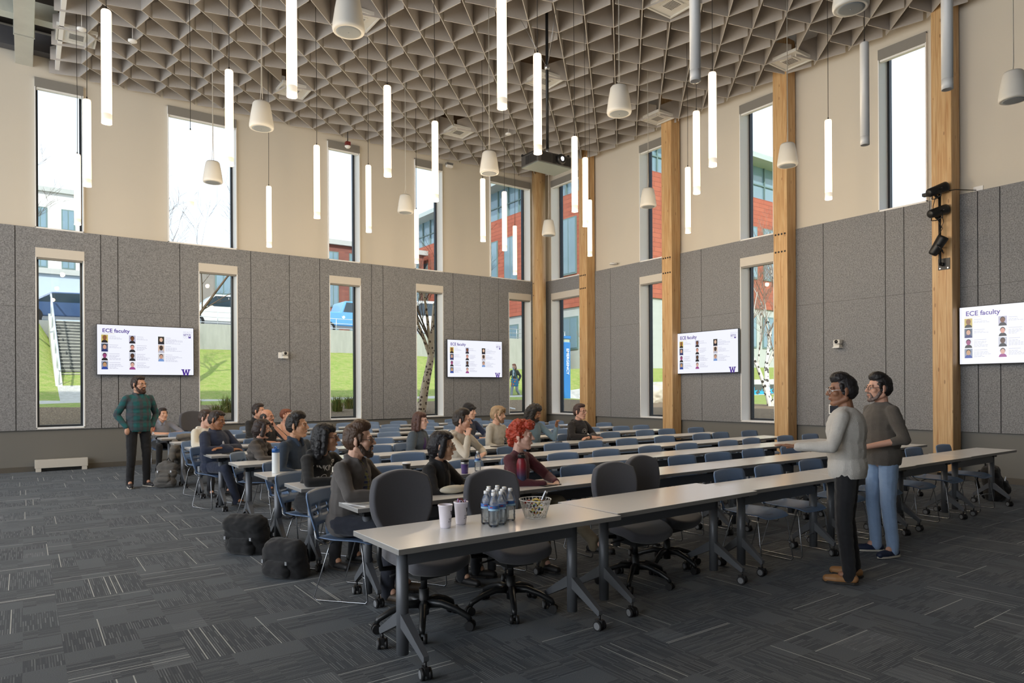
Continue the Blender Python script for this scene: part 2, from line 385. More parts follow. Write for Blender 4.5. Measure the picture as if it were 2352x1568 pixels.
# ---------------------------------------------------------------- felt ceiling baffles on a square grid, three arms each
m_bedge = mat('pale cut felt edge', 'd2cdc6', 0.9)
m_baf = mat('grey felt baffle', 'b3aea9', 0.95, nz=0.05, ns=30, bump=0.1, bs=150)
PX, PY = 0.6867, 0.69
def baffle_mesh(diag=0.955, ax=0.52, ay=0.52):
    mb = MB(); t = 0.0065; z0 = 0.0
    def blade(d, ln, h0, h1):
        d = V((d[0], d[1], 0)).normalized(); n = V((-d.y, d.x, 0)) * t
        p = [V((0,0,z0)), d*ln + V((0,0,z0)), d*ln + V((0,0,h1)), V((0,0,h0))]
        vs = [q + n for q in p] + [q - n for q in p]
        mb.cur = 0; mb.add(vs, ((0,1,2,3), (7,6,5,4), (2,6,7,3), (3,7,4,0))); mb.cur = 1; mb.add(vs, ((0,4,5,1), (1,5,6,2)))
    blade((-0.503, 0.131), ax, 0.48, 0.24); blade((0.131, -0.503), ay, 0.48, 0.24); blade((0.7, 0.7), diag, 0.48, 0.48)
    return mb.mesh('acoustic_baffle', [m_baf, m_bedge])

HX = [12.615 - PX*k for k in range(18)]; HY = [16.33 - PY*k for k in range(18)]
DIFF = [(0.80, 14.605), (4.718, 11.155), (4.718, 14.605), (8.838, 14.605), (8.838, 7.705), (8.838, 11.155), (12.272, 7.705), (12.272, 11.155)]
me_baf = baffle_mesh(); me_edge = baffle_mesh(0.17)
proto = None
for j, y in enumerate(HY):
    row = 0
    for i, x in enumerate(HX):
        if 0.5815*x + 0.8135*y < 10.5: continue
        if any(abs(x + PX/2 - dx) < 0.1 and abs(y + PY/2 - dy) < 0.1 for dx, dy in DIFF): continue
        o = bpy.data.objects.new('acoustic_baffle', me_edge if i == 0 or j == 0 else me_baf); COL.objects.link(o); o.location = (x, y, 7.95)
        tag(o, 'grey felt ceiling baffle, %s in from the right-hand wall, %s row from the back windows' % (ORD[i], ORD[j]), 'ceiling baffle', 'three-armed felt baffles across the ceiling')
# air diffusers
m_vent = mat('white vent metal', 'dcdcd8', 0.45, nz=0.02); m_slot = mat('dark slot', '3a3a3a', 0.8)
dl = ['near the bare duct', 'midway between two speaker rows, left of the projector', 'over the left windows', 'over the back windows near the corner', 'closest to the camera', 'just behind the projector pole', 'at the right wall by the third column', 'at the right wall by the second column']
for k, (x, y) in enumerate(DIFF):
    o = empty('air_diffuser', (x, y, 7.98)); tag(o, 'white square ceiling air diffuser ' + dl[k], 'air vent', 'square air diffusers among the baffles')
    mb = MB(); mb.box(-.31, .31, -.31, .31, 0.02, 0.06); mb.box(-.31, .31, -.31, -.28, 0, 0.02); mb.box(-.31, .31, .28, .31, 0, 0.02); mb.box(-.31, -.28, -.28, .28, 0, 0.02); mb.box(.28, .31, -.28, .28, 0, 0.02)
    mb.build('housing', m_vent, o)
    mb = MB(); mb.box(-.14, .14, -.14, .14, 0.0, 0.02); f = mb.build('face', m_vent, o)
    mb = MB()
    for q in range(8): mb.box(-.11, .11, -.1+q*.028, -.09+q*.028, -.003, 0.001)
    mb.build('slots', m_slot, f)
# bare bay at the far left: dark beams, a white beam, white trim bar and a galvanised duct
m_galv = mat('galvanised duct metal', 'd5d8d2', 0.32, metal=0.55, nz=0.12, ns=3)
m_bay = mat('brown steel deck', '3a342e', 0.8, nz=0.1)
b = MB(); b.box(-2.5, 0.52, 5, 16.5, 8.75, 8.8); struct(b.build('trim_1', m_bay))
b = MB(); b.box(0.53, 0.60, 6, 16.3, 7.98, 8.16); struct(b.build('trim_2', m_white))
b = MB(); b.box(-2.5, 0.53, 14.75, 15.0, 8.2, 8.5); b.box(-2.5, 0.53, 12.9, 13.1, 8.2, 8.5); struct(b.build('trim_3', mat('pale beam paint', 'd3d6c9', 0.6)))
b = MB(); b.box(-2.5, 0.53, 16.25, 16.5, 8.25, 8.6); struct(b.build('trim_4', mat('dark grey channel', '56565a', 0.6)))
o = empty('air_duct', (0.03, 12, 8.03)); tag(o, 'silver rectangular metal duct running to the left wall beside the baffles', 'duct')
for y0 in (-4.0, -2.2, -0.4, 1.4, 3.2):
    w = 0.16 - 0.004*(y0+4)/2
    mb = MB(); mb.box(-w, w, y0+0.01, y0+1.78, 0, 0.24); mb.build('duct_section', m_galv, o, bevel=0.006)
    mb = MB(); mb.box(-w-0.015, w+0.015, y0-0.012, y0+0.012, -0.012, 0.25); mb.build('flange', m_galv, o)

# ---------------------------------------------------------------- pendant tube lamps
LAMPS = [(0.74, 8.53), (0.74, 11.3), (0.77, 14.0), (2.16, 6.72), (2.16, 9.23), (2.16, 11.73), (4.02, 5.77), (4.02, 8.49), (4.02, 11.23), (4.03, 14.02),
 (5.15, 6.63), (5.15, 9.2), (5.15, 11.69), (7.32, 5.71), (7.33, 8.46), (7.31, 11.17), (7.31, 13.94), (8.15, 6.65), (8.15, 9.12), (8.16, 11.65),
 (10.08, 5.7), (10.08, 8.43), (10.05, 11.11), (10.08, 13.94), (5.16, 4.22), (8.18, 4.17), (7.32, 2.93)]
UNLIT = 3
def lamp_mat(name, col, e):
    m, nt, out = new_mat(name)
    p = nd(nt, 'ShaderNodeBsdfPrincipled'); nt.links.new(p.outputs[0], out.inputs[0])
    tc = nd(nt, 'ShaderNodeTexCoord'); n = nd(nt, 'ShaderNodeTexNoise', i_Scale=4.0); nt.links.new(tc.outputs['Object'], n.inputs[0])
    c = mixc(nt, n.outputs[0], col, mix(col, (1,1,1), 0.06)); nt.links.new(c, p.inputs['Base Color'])
    p.inputs['Roughness'].default_value = 0.4
    if e: nt.links.new(c, p.inputs['Emission Color']); p.inputs['Emission Strength'].default_value = e
    return m
m_lit = lamp_mat('glowing opal tube', (1.0, 0.80, 0.56), LAMP_E); m_end = lamp_mat('glowing lamp end', (1.0, 0.88, 0.68), LAMP_E*1.6)
m_litdim = lamp_mat('opal tube end sleeve', (0.95, 0.84, 0.68), LAMP_E*0.35)
m_off = mat('unlit opal tube', 'd3d4d4', 0.35, nz=0.02); m_cable = mat('black cable', '26231f', 0.6)
lampnames = {0: 'large glowing tube lamp nearest the bare duct', 3: 'large glowing tube lamp cut by the top frame, left of centre', 6: 'large glowing tube lamp cut by the top frame, in front of the projector side'}
def lampset():
    out = {}
    for lit in (True, False):
        mb = MB(); mb.lathe([(0.0, 1.22), (0.044, 1.22), (0.049, 1.21), (0.051, 1.2), (0.051, 0.10)], 20); a = mb.mesh('tube', m_lit if lit else m_off)
        mb = MB(); mb.lathe([(0.051, 0.10), (0.051, 0.0), (0.045, 0.0)], 20); mb.lathe([(0.045, 0.0), (0.045, 0.012)], 20); s_ = mb.mesh('end_sleeve', m_litdim if lit else m_off)
        mb = MB(); mb.lathe([(0.0, 0.006), (0.045, 0.006)], 20); e = mb.mesh('lens', m_end if lit else m_steel)
        mb = MB(); mb.tube([(0,0,1.22), (0,0,1.26)], 0.009, 8); cp = mb.mesh('cord_grip', m_dark)
        mb = MB(); mb.tube([(0,0,1.25), (0.004,0,2.2), (-0.003,0.003,3.2), (0,0,4.57)], 0.0045, 6); ca = mb.mesh('cord', m_cable)
        out[lit] = (a, s_, e, cp, ca)
    return out
LM = lampset()
cx = sorted({0.74:0}.items())
def lampcol(x): return ORD[sum(1 for t in (1.4, 3.0, 4.6, 6.0, 7.7, 9.0) if x > t)]
for k, (x, y) in enumerate(LAMPS):
    lit = k < len(LAMPS) - UNLIT
    o = empty('pendant_lamp', (x, y, 4.47))
    same = sorted([q for q in LAMPS if abs(q[0]-x) < 0.3], key=lambda q: q[1]); r = same.index((x, y))
    tag(o, '%s white tube pendant lamp, %s nearest in the %s lamp row from the left' % ('glowing' if lit else 'unlit', ORD[r], lampcol(x)), 'pendant lamp', 'vertical tube lamps hanging from the ceiling')
    for nm, me in zip(('tube', 'end_sleeve', 'lens', 'cord_grip', 'cord'), LM[lit]):
        c = bpy.data.objects.new(nm, me); COL.objects.link(c); c.parent = o
    if lit:
        li = bpy.data.lights.new('bulb', 'POINT'); li.energy = BULB_W; li.color = (1.0, 0.78, 0.52); li.shadow_soft_size = 0.05
        lo = bpy.data.objects.new('bulb', li); COL.objects.link(lo); lo.parent = o; lo.location = (0, 0, -0.07)

# ---------------------------------------------------------------- pendant speakers
m_spk = mat('white speaker shell', 'dad9d3', 0.4, nz=0.01); m_grille = mat('grey speaker grille', '8d959a', 0.6, nz=0.15, ns=300)
SPK = [(2.73, 6.67), (2.73, 9.83), (2.73, 12.87), (6.47, 12.82), (6.47, 9.68), (6.5, 6.59), (10.3, 9.63), (10.32, 6.54), (10.25, 12.79), (6.55, 3.47), (10.37, 3.38)]
mb = MB(); mb.lathe([(0.0, 0.375), (0.10, 0.372), (0.116, 0.35), (0.14, 0.22), (0.163, 0.06), (0.165, 0.03), (0.158, 0.008), (0.145, 0.004)], 32); sp1 = mb.mesh('shell', m_spk)
mb = MB(); mb.lathe([(0.0, 0.0), (0.10, 0.001), (0.145, 0.006)], 32); mb.ball((0,0,0), 0.006); sp2 = mb.mesh('grille', m_grille)
mb = MB(); mb.tube([(-0.02,0,0.37), (-0.01,0,0.47), (0,0,0.6), (0,0,3.8)], 0.004, 6); mb.tube([(0.02,0.01,0.37), (0.014,0,0.5), (0.008,0,0.7), (0.006,0,3.8)], 0.005, 6); sp3 = mb.mesh('suspension_cable', mat('white cable', 'c9c6bd', 0.5))
for x, y in SPK:
    o = empty('pendant_speaker', (x, y, 5.25)); cxn = 0 if x < 4 else 1 if x < 8 else 2
    ys = sorted(q[1] for q in SPK if abs(q[0]-x) < 1); r = ys.index(y)
    tag(o, 'white bell-shaped hanging speaker, %s nearest in the %s speaker row' % (ORD[r], ('left', 'middle', 'right')[cxn]), 'speaker', 'white speakers hanging from the ceiling')
    for nm, me in (('shell', sp1), ('grille', sp2), ('suspension_cable', sp3)):
        c = bpy.data.objects.new(nm, me); COL.objects.link(c); c.parent = o

# ---------------------------------------------------------------- projector on its pole
o = empty('projector', (7.36, 9.23, 5.38)); tag(o, 'black ceiling projector hanging on a long black pole', 'projector')
m_proj = mat('dark grey projector shell', '3b3a3a', 0.45, nz=0.04); m_pbot = mat('grey projector underside', '66706f', 0.5, nz=0.04)
mb = MB(); mb.box(-.37, .37, -.24, .24, 0.012, 0.2); mb.build('housing', m_proj, o, bevel=0.012)
mb = MB(); mb.box(-.365, .365, -.235, .235, 0.0, 0.013); mb.build('base_plate', m_pbot, o)
for sx in (-.375, .375):
    for z in range(9):
        pass
mb = MB()
for q in range(12): mb.box(-.374, -.369, -.19+q*.026, -.178+q*.026, 0.03, 0.17)
for q in range(9): mb.box(.18+q*.018, .188+q*.018, -.244, -.239, 0.03, 0.17)
mb.build('side_grille', m_dark, o)
mb = MB(); mb.box(-.30, -.08, -.246, -.239, 0.03, 0.17); mb.box(-0.06, 0.02, -.246, -.239, 0.02, 0.18); mb.build('front_panel', m_dark, o)
mlens = M.Translation((0.1, -.24, 0.11)) @ M.Rotation(PI/2, 4, 'X')
mb = MB(); mb.lathe([(0.085, 0), (0.085, 0.05), (0.07, 0.075), (0.055, 0.07)], 24, mlens); L_ = mb.build('lens_barrel', m_dark, o)
mb = MB(); mb.ball((0.1, -.302, 0.11), (0.05, 0.012, 0.05)); mb.build('lens', lamp_mat('lit projector lens', (0.75, 0.8, 1.0), 3.0), L_)
mb = MB(); mb.tube([(0.02, 0, 0.2), (0.02, 0, 0.27)], 0.045, 14); mb.box(-.12, .16, -.1, .1, 0.2, 0.22); mb.build('mount', m_blackmetal, o)
mb = MB(); mb.tube([(0.02, 0, 0.27), (0.02, 0, 3.6)], 0.026, 12); mb.build('pole', m_blackmetal, o)
mb = MB(); mb.tube([(0.02, 0, 0.27), (0.02, 0, 0.34)], 0.031, 12); mb.build('collar', m_steel, o)
mb = MB()
for a in (0.6, 2.6, 4.4): mb.tube([(0.02, 0, 1.75), (0.02+0.5*math.cos(a), 0.5*math.sin(a), 2.65)], 0.004, 5)
mb.ball((0.02, 0, 1.75), 0.05); mb.build('stay_wires', m_steel, o)
mb = MB(); mb.tube([(-.36, .2, .21), (-.36, -.22, .21), (-.2, -.1, .235), (0, 0, .27)], 0.01, 6); mb.box(-.372, -.35, -.235, -.2, .2, .235); mb.box(-.372, -.35, .2, .235, .2, .235); mb.box(.3, .33, -.22, -.19, .2, .235); mb.build('safety_bracket', m_blackmetal, o)

# ---------------------------------------------------------------- stage lights on the nearest column
yc = 5.11
def stagelight(z, yaw, pitch, label, x=12.42):
    o = empty('stage_light', (x, yc+0.02, z)); tag(o, label, 'spotlight', 'black stage lights clamped to the column')
    mm = M.Rotation(yaw, 4, 'Z') @ M.Rotation(pitch, 4, 'X')
    mb = MB(); prof = [(0.0, -0.16), (0.055, -0.16), (0.07, -0.14), (0.078, 0.0), (0.086, 0.13), (0.086, 0.165), (0.072, 0.165), (0.068, 0.13)]
    mb.lathe(prof, 18, mm @ M.Rotation(PI/2, 4, 'X')); mb.build('lamp_body', m_dark, o)
    mb = MB(); mb.lathe([(0.0, 0.125), (0.07, 0.13)], 18, mm @ M.Rotation(PI/2, 4, 'X')); mb.build('lens', mat('dark lens', '20262c', 0.1, coat=1), o)
    mb = MB(); mb.tube([mm @ V((-.12, 0, 0)), mm @ V((-.12, 0.05, -.11)), mm @ V((0, .07, -.13)), mm @ V((.12, .05, -.11)), mm @ V((.12, 0, 0))], 0.009, 6)
    for sx in (-1, 1): mb.tube([mm @ V((sx*.08, 0, 0)), mm @ V((sx*.16, 0, 0))], 0.012, 6)
    mb.build('yoke', m_blackmetal, o)
    mb = MB(); mb.tube([(0, 0.02, -.09), (.05, 0.02, -.1), (.1, 0, -.12)], 0.02, 8); mb.build('clamp', m_blackmetal, o)
stagelight(4.86, 0.95, -0.35, 'uppermost black stage light clamped to the nearest timber column', 12.40)
stagelight(4.50, 1.1, -0.3, 'middle black stage light of three on the nearest timber column')
stagelight(3.93, 0.35, -1.05, 'lowest black stage light of three on the nearest timber column')
o = empty('lighting_bar', (12.52, yc, 3.62)); tag(o, 'vertical black pipe with cables carrying the stage lights on the column', 'mounting bar')
mb = MB(); mb.tube([(0, 0.02, 0.0), (-.02, .02, .04), (-.02, 0.02, 1.28)], 0.021, 10); mb.build('pipe', m_blackmetal, o)
mb = MB(); mb.box(.08, .093, -.09, .09, -.07, .12); mb.tube([(0.09, 0.02, 0.02), (0, .02, .02)], 0.03, 10); mb.build('wall_plate', m_dark, o)
for sy in (-.06, .06):
    mb = MB(); mb.tube([(.08, sy, -.045), (.074, sy, -.045)], 0.012, 8); mb.build('bolt', m_steel, o)
mb = MB()
mb.tube([(-.03, .05, 1.25), (-.07, .1, 1.0), (-.05, .12, .85), (-.03, .04, .75), (-.06, -.04, .6), (-.05, .06, .45), (-.02, .05, .35)], 0.006, 6)
mb.tube([(-.03, .02, 1.3), (-.09, .14, 1.15), (-.06, .16, .95), (-.02, .03, .8)], 0.005, 6); mb.tube([(-.02, -.02, .8), (-.07, -.06, .7), (-.03, .02, .55)], 0.005, 6)
mb.tube([(-.02, 0, 1.22), (.1, -.17, 1.24), (.36, -.38, 1.22)], 0.007, 6); mb.build('cable', m_cable, o)
mb = MB(); mb.box(-.06, .03, .1, .28, 1.2, 1.25); mb.build('control_box', m_dark, o)
mb = MB(); mb.box(XW+.03, XW+.055, 4.66, 4.8, 4.76, 4.92); o = mb.build('wall_outlet', m_white); tag(o, 'white wall outlet beside the nearest column with a black plug', 'outlet')

# ---------------------------------------------------------------- televisions with the slide
m_bezel = mat('black screen bezel', '141416', 0.3, nz=0.03)
def emit_mat(name, col, e, gloss=True):
    if name in MATS: return MATS[name]
    if isinstance(col, str): col = rgb(col)
    m, nt, out = new_mat(name)
    p = nd(nt, 'ShaderNodeBsdfPrincipled'); nt.links.new(p.outputs[0], out.inputs[0])
    tc = nd(nt, 'ShaderNodeTexCoord'); n = nd(nt, 'ShaderNodeTexNoise', i_Scale=2.0); nt.links.new(tc.outputs['Object'], n.inputs[0])
    c = mixc(nt, n.outputs[0], col, tuple(x*0.97 for x in col))
    p.inputs['Base Color'].default_value = (0.02, 0.02, 0.02, 1); p.inputs['Roughness'].default_value = 0.12
    nt.links.new(c, p.inputs['Emission Color']); p.inputs['Emission Strength'].default_value = e; MATS[name] = m
    return m
SE = SCREEN_E
s_white = emit_mat('slide white', 'eef0fb', SE); s_purple = emit_mat('slide purple', '4b2a92', SE*0.9); s_gold = emit_mat('slide gold', 'd9c9a0', SE*0.9); s_text = emit_mat('slide grey text', 'b4b4c6', SE); s_pale = emit_mat('slide pale text', 'cfcfde', SE)
PORT = [('c9b45e', '8a5a3a', '1d1d22', None), ('5a6478', 'd9a78e', '2a3470', '2a2420'), ('e8e8f0', 'a0467a', '24242a', '20182a'), ('8a93a8', 'c99a70', '2748a0', '2a2018'),
        ('b9b6cc', '7a4a30', '20222c', '17120f'), ('f0f0f6', 'e0a090', '25262e', '1a1a1e'), ('c8cad6', '5a3a2a', '1d2026', '121212'), ('f2f0f6', 'dfb0a0', 'a04a90', '2a2024'),
        ('3a3832', 'e6bfa6', '1c1c2c', '121214'), ('d8bfae', '4a3a34', 'c4c4d4', '3a2a24'), ('d4d0d0', 'd0a08a', '7aa0dc', '2a2226')]
def television(loc, rz, label, W=1.85, H=1.055, tilt=0.0):
    o = empty('television', loc, rz); tag(o, label, 'television', 'wall screens showing the faculty slide'); o.rotation_euler = (tilt, 0, rz)
    mb = MB(); mb.box(-W/2, W/2, 0, 0.05, -H/2, H/2); mb.build('bezel', m_bezel, o, bevel=0.004)
    mb = MB(); mb.box(-W/4, W/4, 0.05, 0.12, -H/4, H/4); mb.build('wall_mount', m_blackmetal, o)
    mb = MB(); w, h = W/2-0.013, H/2-0.013; mb.box(-w, w, -0.003, 0.001, -h, h); scr = mb.build('screen', s_white, o)
    ym = -0.0045
    def P(u, v): return V(((u-0.5)*2*w, 0, (0.5-v)*2*h))       # slide coordinates, origin top left
    def quad(mb, u0, v0, u1, v1, y=ym):
        a, c = P(u0, v0), P(u1, v1); mb.add([(a.x, y, c.z), (c.x, y, c.z), (c.x, y, a.z), (a.x, y, a.z)], [(0,1,2,3)])
    R = M.Rotation(PI/2, 4, 'X')
    mb = MB(); c = P(0.05, 0.118); text_into(mb, 'ECE faculty', 0.108, M.Translation((c.x, ym, c.z)) @ R, 'LEFT', 0.0022); mb.build('slide_title', s_purple, scr)
    mb = MB(); quad(mb, 0.04, 0.172, 0.17, 0.178); mb.build('gold_rule', s_gold, scr)
    rnd = random.Random(3); tx = MB(); k = 0
    cols = [(0.04, 4, 0.2, 0.178), (0.316, 4, 0.2, 0.178), (0.616, 3, 0.2, 0.178)]
    lines = [[2, 2, 5, 5], [2, 4, 5, 4], [5, 4, 6]]
    for ci, (u0, n, v0, dv) in enumerate(cols):
        for r in range(n):
            bg, skin, coat, hair = PORT[k]; v = v0 + r*dv; u1, v1 = u0+0.066, v+0.163
            pb = MB(); pms = [emit_mat('portrait ground %d' % k, bg, SE*.9), emit_mat('portrait skin %d' % k, skin, SE*.85), emit_mat('portrait coat %d' % k, coat, SE*.85), emit_mat('portrait hair %d' % k, hair or skin, SE*.85)]
            quad(pb, u0, v, u1, v1)
            def oval(cu, cv, ru, rv, y, mi, half=False):
                pb.cur = mi; pts = []
                for q in range(14):
                    a = (PI*q/13) if half else 2*PI*q/14
                    pts.append(P(cu + ru*math.cos(a), cv - rv*math.sin(a)))
                pb.add([(p.x, y, p.z) for p in pts], [tuple(range(14))])
            cu = (u0+u1)/2
            oval(cu, v1, 0.031, 0.06, ym-0.0004, 2, True)
            oval(cu, v+0.055, 0.0205, 0.047, ym-0.0006, 3)
            oval(cu, v+0.068, 0.0175, 0.044, ym-0.0009, 1)
            pb.build('portrait', pms, scr); k += 1
            quad(tx, u1+0.012, v+0.022, u1+0.012+rnd.uniform(.05,.11), v+0.029)
            for q in range(lines[ci][r]):
                t0 = u1+0.012; end = t0+rnd.uniform(.06,.13)*(1.5 if ci == 2 else 1.1)
                while t0 < end:
                    t1 = min(end, t0+rnd.uniform(.012,.03)); quad(tx, t0, v+0.055+q*0.021, t1, v+0.062+q*0.021); t0 = t1+0.004
    tx.build('slide_text', s_text, scr)
    lg = MB(); lg.cur = 0
    for t, vv, mi in (('READY', .095, 1), ('SET', .15, 0), ('GO', .2, 1)):
        lg.cur = mi; c = P(0.888, vv); text_into(lg, t, 0.062, M.Translation((c.x, ym, c.z)) @ R, 'LEFT', 0.001 if mi == 0 else 0)
    lg.cur = 0; quad(lg, 0.945, 0.128, 0.972, 0.138); quad(lg, 0.945, 0.15, 0.972, 0.215); lg.cur = 2
    c = P(0.9585, 0.172); lg.add([(c.x+x*0.034, ym-0.0006, c.z+z*0.034) for x, z in W_POLY], [tuple(range(len(W_POLY)))])
    lg.build('event_logo', [s_purple, s_pale, s_white], scr)
    lg = MB(); c = P(0.915, 0.945); lg.add([(c.x+x*0.135, ym, c.z+z*0.135) for x, z in W_POLY], [tuple(range(len(W_POLY)))]); lg.build('letter_logo', s_purple, scr)
    return o
television((2.14, YW-0.12, 2.446), 0, 'wall television behind the standing man in the teal shirt')
television((10.44, YW-0.12, 2.446), 0, 'wall television left of the corner, between two tall windows')
television((XW-0.12, 10.2, 2.41), -PI/2, 'wall television on the right wall between two timber columns', 1.74, 0.98)
television((XW-0.12, 4.07, 2.43), -PI/2, 'large wall television cut off by the right edge, right of the nearest column', 1.80, 0.97)

# ---------------------------------------------------------------- small things on the walls
def ptz(loc, rz, label):
    o = empty('wall_camera', loc, rz); tag(o, label, 'camera', 'white conference cameras on brackets')
    mb = MB(); mb.box(-.09, .01, -.02, 0.0, -.07, .07); mb.box(-.03, .1, -.16, 0, -.075, -.055); mb.build('bracket', m_white, o)
    mb = MB(); mb.box(-.02, .1, -.15, -.03, -.055, -.01); mb.build('base', m_spk, o, bevel=.01)
    mb = MB(); mb.box(-.025, .105, -.15, -.03, -.0, .085); mb.build('camera_head', m_spk, o, bevel=.02)
    mb = MB(); mb.lathe([(0, .006), (.034, .006), (.034, 0)], 16, M.Translation((.04, -.15, .045)) @ M.Rotation(PI/2, 4, 'X')); mb.build('lens', m_dark, o)
ptz((5.03, YW, 2.42), 0, 'white camera on the left felt wall between two windows')
ptz((XW, 7.13, 2.42), -PI/2, 'white camera on the right felt wall above the two lecturers')
mb = MB(); mb.cbox((XW-.02, 7.16, 1.15), (.04, .3, .19)); o = mb.build('touch_panel', m_white, bevel=.006); tag(o, 'white framed touch panel on the right wall behind the lecturer', 'touch panel')
mb = MB(); mb.cbox((XW-.042, 7.16, 1.15), (.006, .25, .145)); mb.build('display', mat('dark display', '1d2230', .2), o)
mb = MB(); mb.cbox((XW-.02, 7.18, 1.52), (.04, .16, .1)); o = mb.build('wall_sensor', m_white, bevel=.006); tag(o, 'small white wall box above the touch panel', 'sensor')
o = empty('access_point', (12.83, 13.26, 4.9)); tag(o, 'white round wireless access point on top of the right felt cladding', 'access point')
mb = MB(); mb.lathe([(0, .03), (.09, .03), (.11, .01), (.1, 0), (0, -.005)], 20); mb.build('housing', m_white, o)
mb = MB(); mb.box(-.04, .12, -.03, .03, .03, .045); mb.build('bracket', m_dark, o)
for x, y, lab in ((1.63, 14.05, 'over the leftmost lamps'), (9.83, 13.85, 'near the projector'), (0.85, 14.1, 'beside the leftmost diffuser')):
    o = empty('smoke_detector', (x, y, 7.9)); tag(o, 'white round smoke detector hanging among baffles ' + lab, 'smoke detector')
    mb = MB(); mb.lathe([(0, 0), (.05, 0), (.075, .015), (.075, .04), (0, .045)], 18); mb.build('housing', m_white, o)
    mb = MB(); mb.tube([(0,0,.04), (0,0,1.1)], .006, 6); mb.build('drop_rod', m_white, o)
o = empty('fire_strobe', (6.59, 16.2, 7.6)); tag(o, 'white ceiling strobe with red base above a left window', 'strobe')
mb = MB(); mb.lathe([(0, 0), (.04, .005), (.075, .04), (.075, .06), (0, .06)], 18); mb.build('strobe_lens', m_white, o)
mb = MB(); mb.box(-.055, .055, -.055, .055, .06, .16); mb.build('back_box', mat('dark red box', '7a2f2c', .5), o)
mb = MB(); mb.tube([(0,0,.16), (0,0,1.4)], .012, 8); mb.build('drop_rod', m_dark, o)
o = empty('ceiling_sensor', (9.6, 16.35, 7.72)); tag(o, 'small grey and white sensor box hanging by the left wall', 'sensor')
mb = MB(); mb.box(-.09, .09, -.04, .04, 0, .06); mb.build('housing', m_white, o)
mb = MB(); mb.box(-.1, .1, -.045, .045, .06, .12); mb.tube([(0,0,.12), (0,0,.8)], .004, 5); mb.build('bracket', m_steel, o)
o = empty('convector_heater', (0.61, 16.43, 0)); tag(o, 'low white baseboard heater on the left wall under the first window', 'heater')
mb = MB(); mb.box(-.445, .445, -.09, .06, .07, .235); mb.build('cover', mat('off white enamel', 'cfcbc2', .45, nz=.02), o, bevel=.006)
mb = MB(); mb.box(-.40, .40, -.05, .06, .03, .075); mb.build('fin_block', m_dark, o)
for sx in (-.385, .385):
    mb = MB(); mb.box(sx-.045, sx+.045, -.085, .05, 0, .075); mb.build('foot', MATS['off white enamel'], o)
# ---------------------------------------------------------------- tables
def bake(o):
    me = bpy.data.meshes.new_from_object(o.evaluated_get(bpy.context.evaluated_depsgraph_get()))
    me.name = o.name.split('.')[0]; bpy.data.objects.remove(o); return me
def laminate():
    m, nt, out = new_mat('white table laminate')
    p = nd(nt, 'ShaderNodeBsdfPrincipled'); nt.links.new(p.outputs[0], out.inputs[0])
    tc = nd(nt, 'ShaderNodeTexCoord'); n = nd(nt, 'ShaderNodeTexNoise', i_Scale=300.0); nt.links.new(tc.outputs['Object'], n.inputs[0])
    nt.links.new(mixc(nt, n.outputs[0], rgb('eceeef'), rgb('f2f4f5')), p.inputs['Base Color'])
    nt.links.new(mth(nt, 'ADD', 0.2, mth(nt, 'MULTIPLY', n.outputs[0], 0.1)), p.inputs['Roughness']); p.inputs['Coat Weight'].default_value = 0.4; p.inputs['Coat Roughness'].default_value = 0.18
    return m
m_lam = laminate(); m_edge = mat('grey table edge', '8f8d8a', 0.5, nz=0.03); m_leg = mat('grey powder coated steel', '686b70', 0.42, metal=0.35, nz=0.03)
m_wheel = mat('caster tyre', '1b1b1d', 0.5); m_hub = mat('grey caster hub', '7d7f82', 0.4)
def table_meshes(L, D):
    r = {}
    mb = MB(); mb.cur = 1; mb.box(-L/2, L/2, -D/2, D/2, 0.707, 0.735); mb.cur = 0; mb.box(-L/2+.001, L/2-.001, -D/2+.001, D/2-.001, 0.734, 0.737)
    r['tabletop'] = mb.mesh('tabletop', [m_lam, m_edge])
    reach = D/2 - 0.03
    mb = MB()
    mb.tube([(0, 0, 0.055), (0, 0, 0.66)], 0.036, 14)
    for s in (-1, 1):
        prof = [(0.02, 0.30), (0.02, 0.22), (reach, 0.095), (reach+0.012, 0.105), (reach+0.012, 0.13)]
        vs = [V((w*h, s*y, z)) for w in (-1, 1) for (y, z), h in zip(prof, (0.026, 0.026, 0.016, 0.016, 0.016))]
        n = len(prof); fs = [tuple(range(n)), tuple(reversed(range(n, 2*n)))] + [(i, n+i, n+(i+1) % n, (i+1) % n) for i in range(n)]
        mb.add(vs, fs)
    r['leg'] = mb.mesh('leg', m_leg)
    mb = MB(); mb.box(-.045, .045, -.05, .05, 0.64, 0.69); mb.box(-.03, .03, -reach*.8, reach*.8, 0.69, 0.707); mb.tube([(-.055, -.03, .67), (.055, -.03, .67)], 0.014, 8)
    r['bracket'] = mb.mesh('tilt_bracket', m_dark)
    mb = MB(); mb.tube([(0, 0, .06), (0, 0, .1)], .008, 8)
    mb.cur = 0
    for s in (-1, 1):
        mb.cur = 0; mb.tube([(s*.012, 0, .033), (s*.03, 0, .033)], 0.033, 16); mb.cur = 1; mb.tube([(s*.0305, 0, .033), (s*.032, 0, .033)], 0.024, 14)
    mb.cur = 0; mb.box(-.012, .012, -.03, .03, .03, .07)
    r['caster'] = mb.mesh('caster', [m_wheel, m_hub])
    xl = L/2 - 0.17
    mb = MB(); mb.box(-xl, xl, -.03, .012, 0.57, 0.655); r['crossbar'] = mb.mesh('crossbar', m_leg)
    mb = MB(); mb.box(-xl*.8, xl*.8, -.1, .09, 0.685, 0.695); r['wire_tray'] = mb.mesh('wire_tray', m_steel)
    return r, xl, reach
def add(name, me, parent, loc=(0,0,0), rz=0.0):
    o = bpy.data.objects.new(name, me); COL.objects.link(o); o.parent = parent; o.location = loc; o.rotation_euler = (0, 0, rz); return o
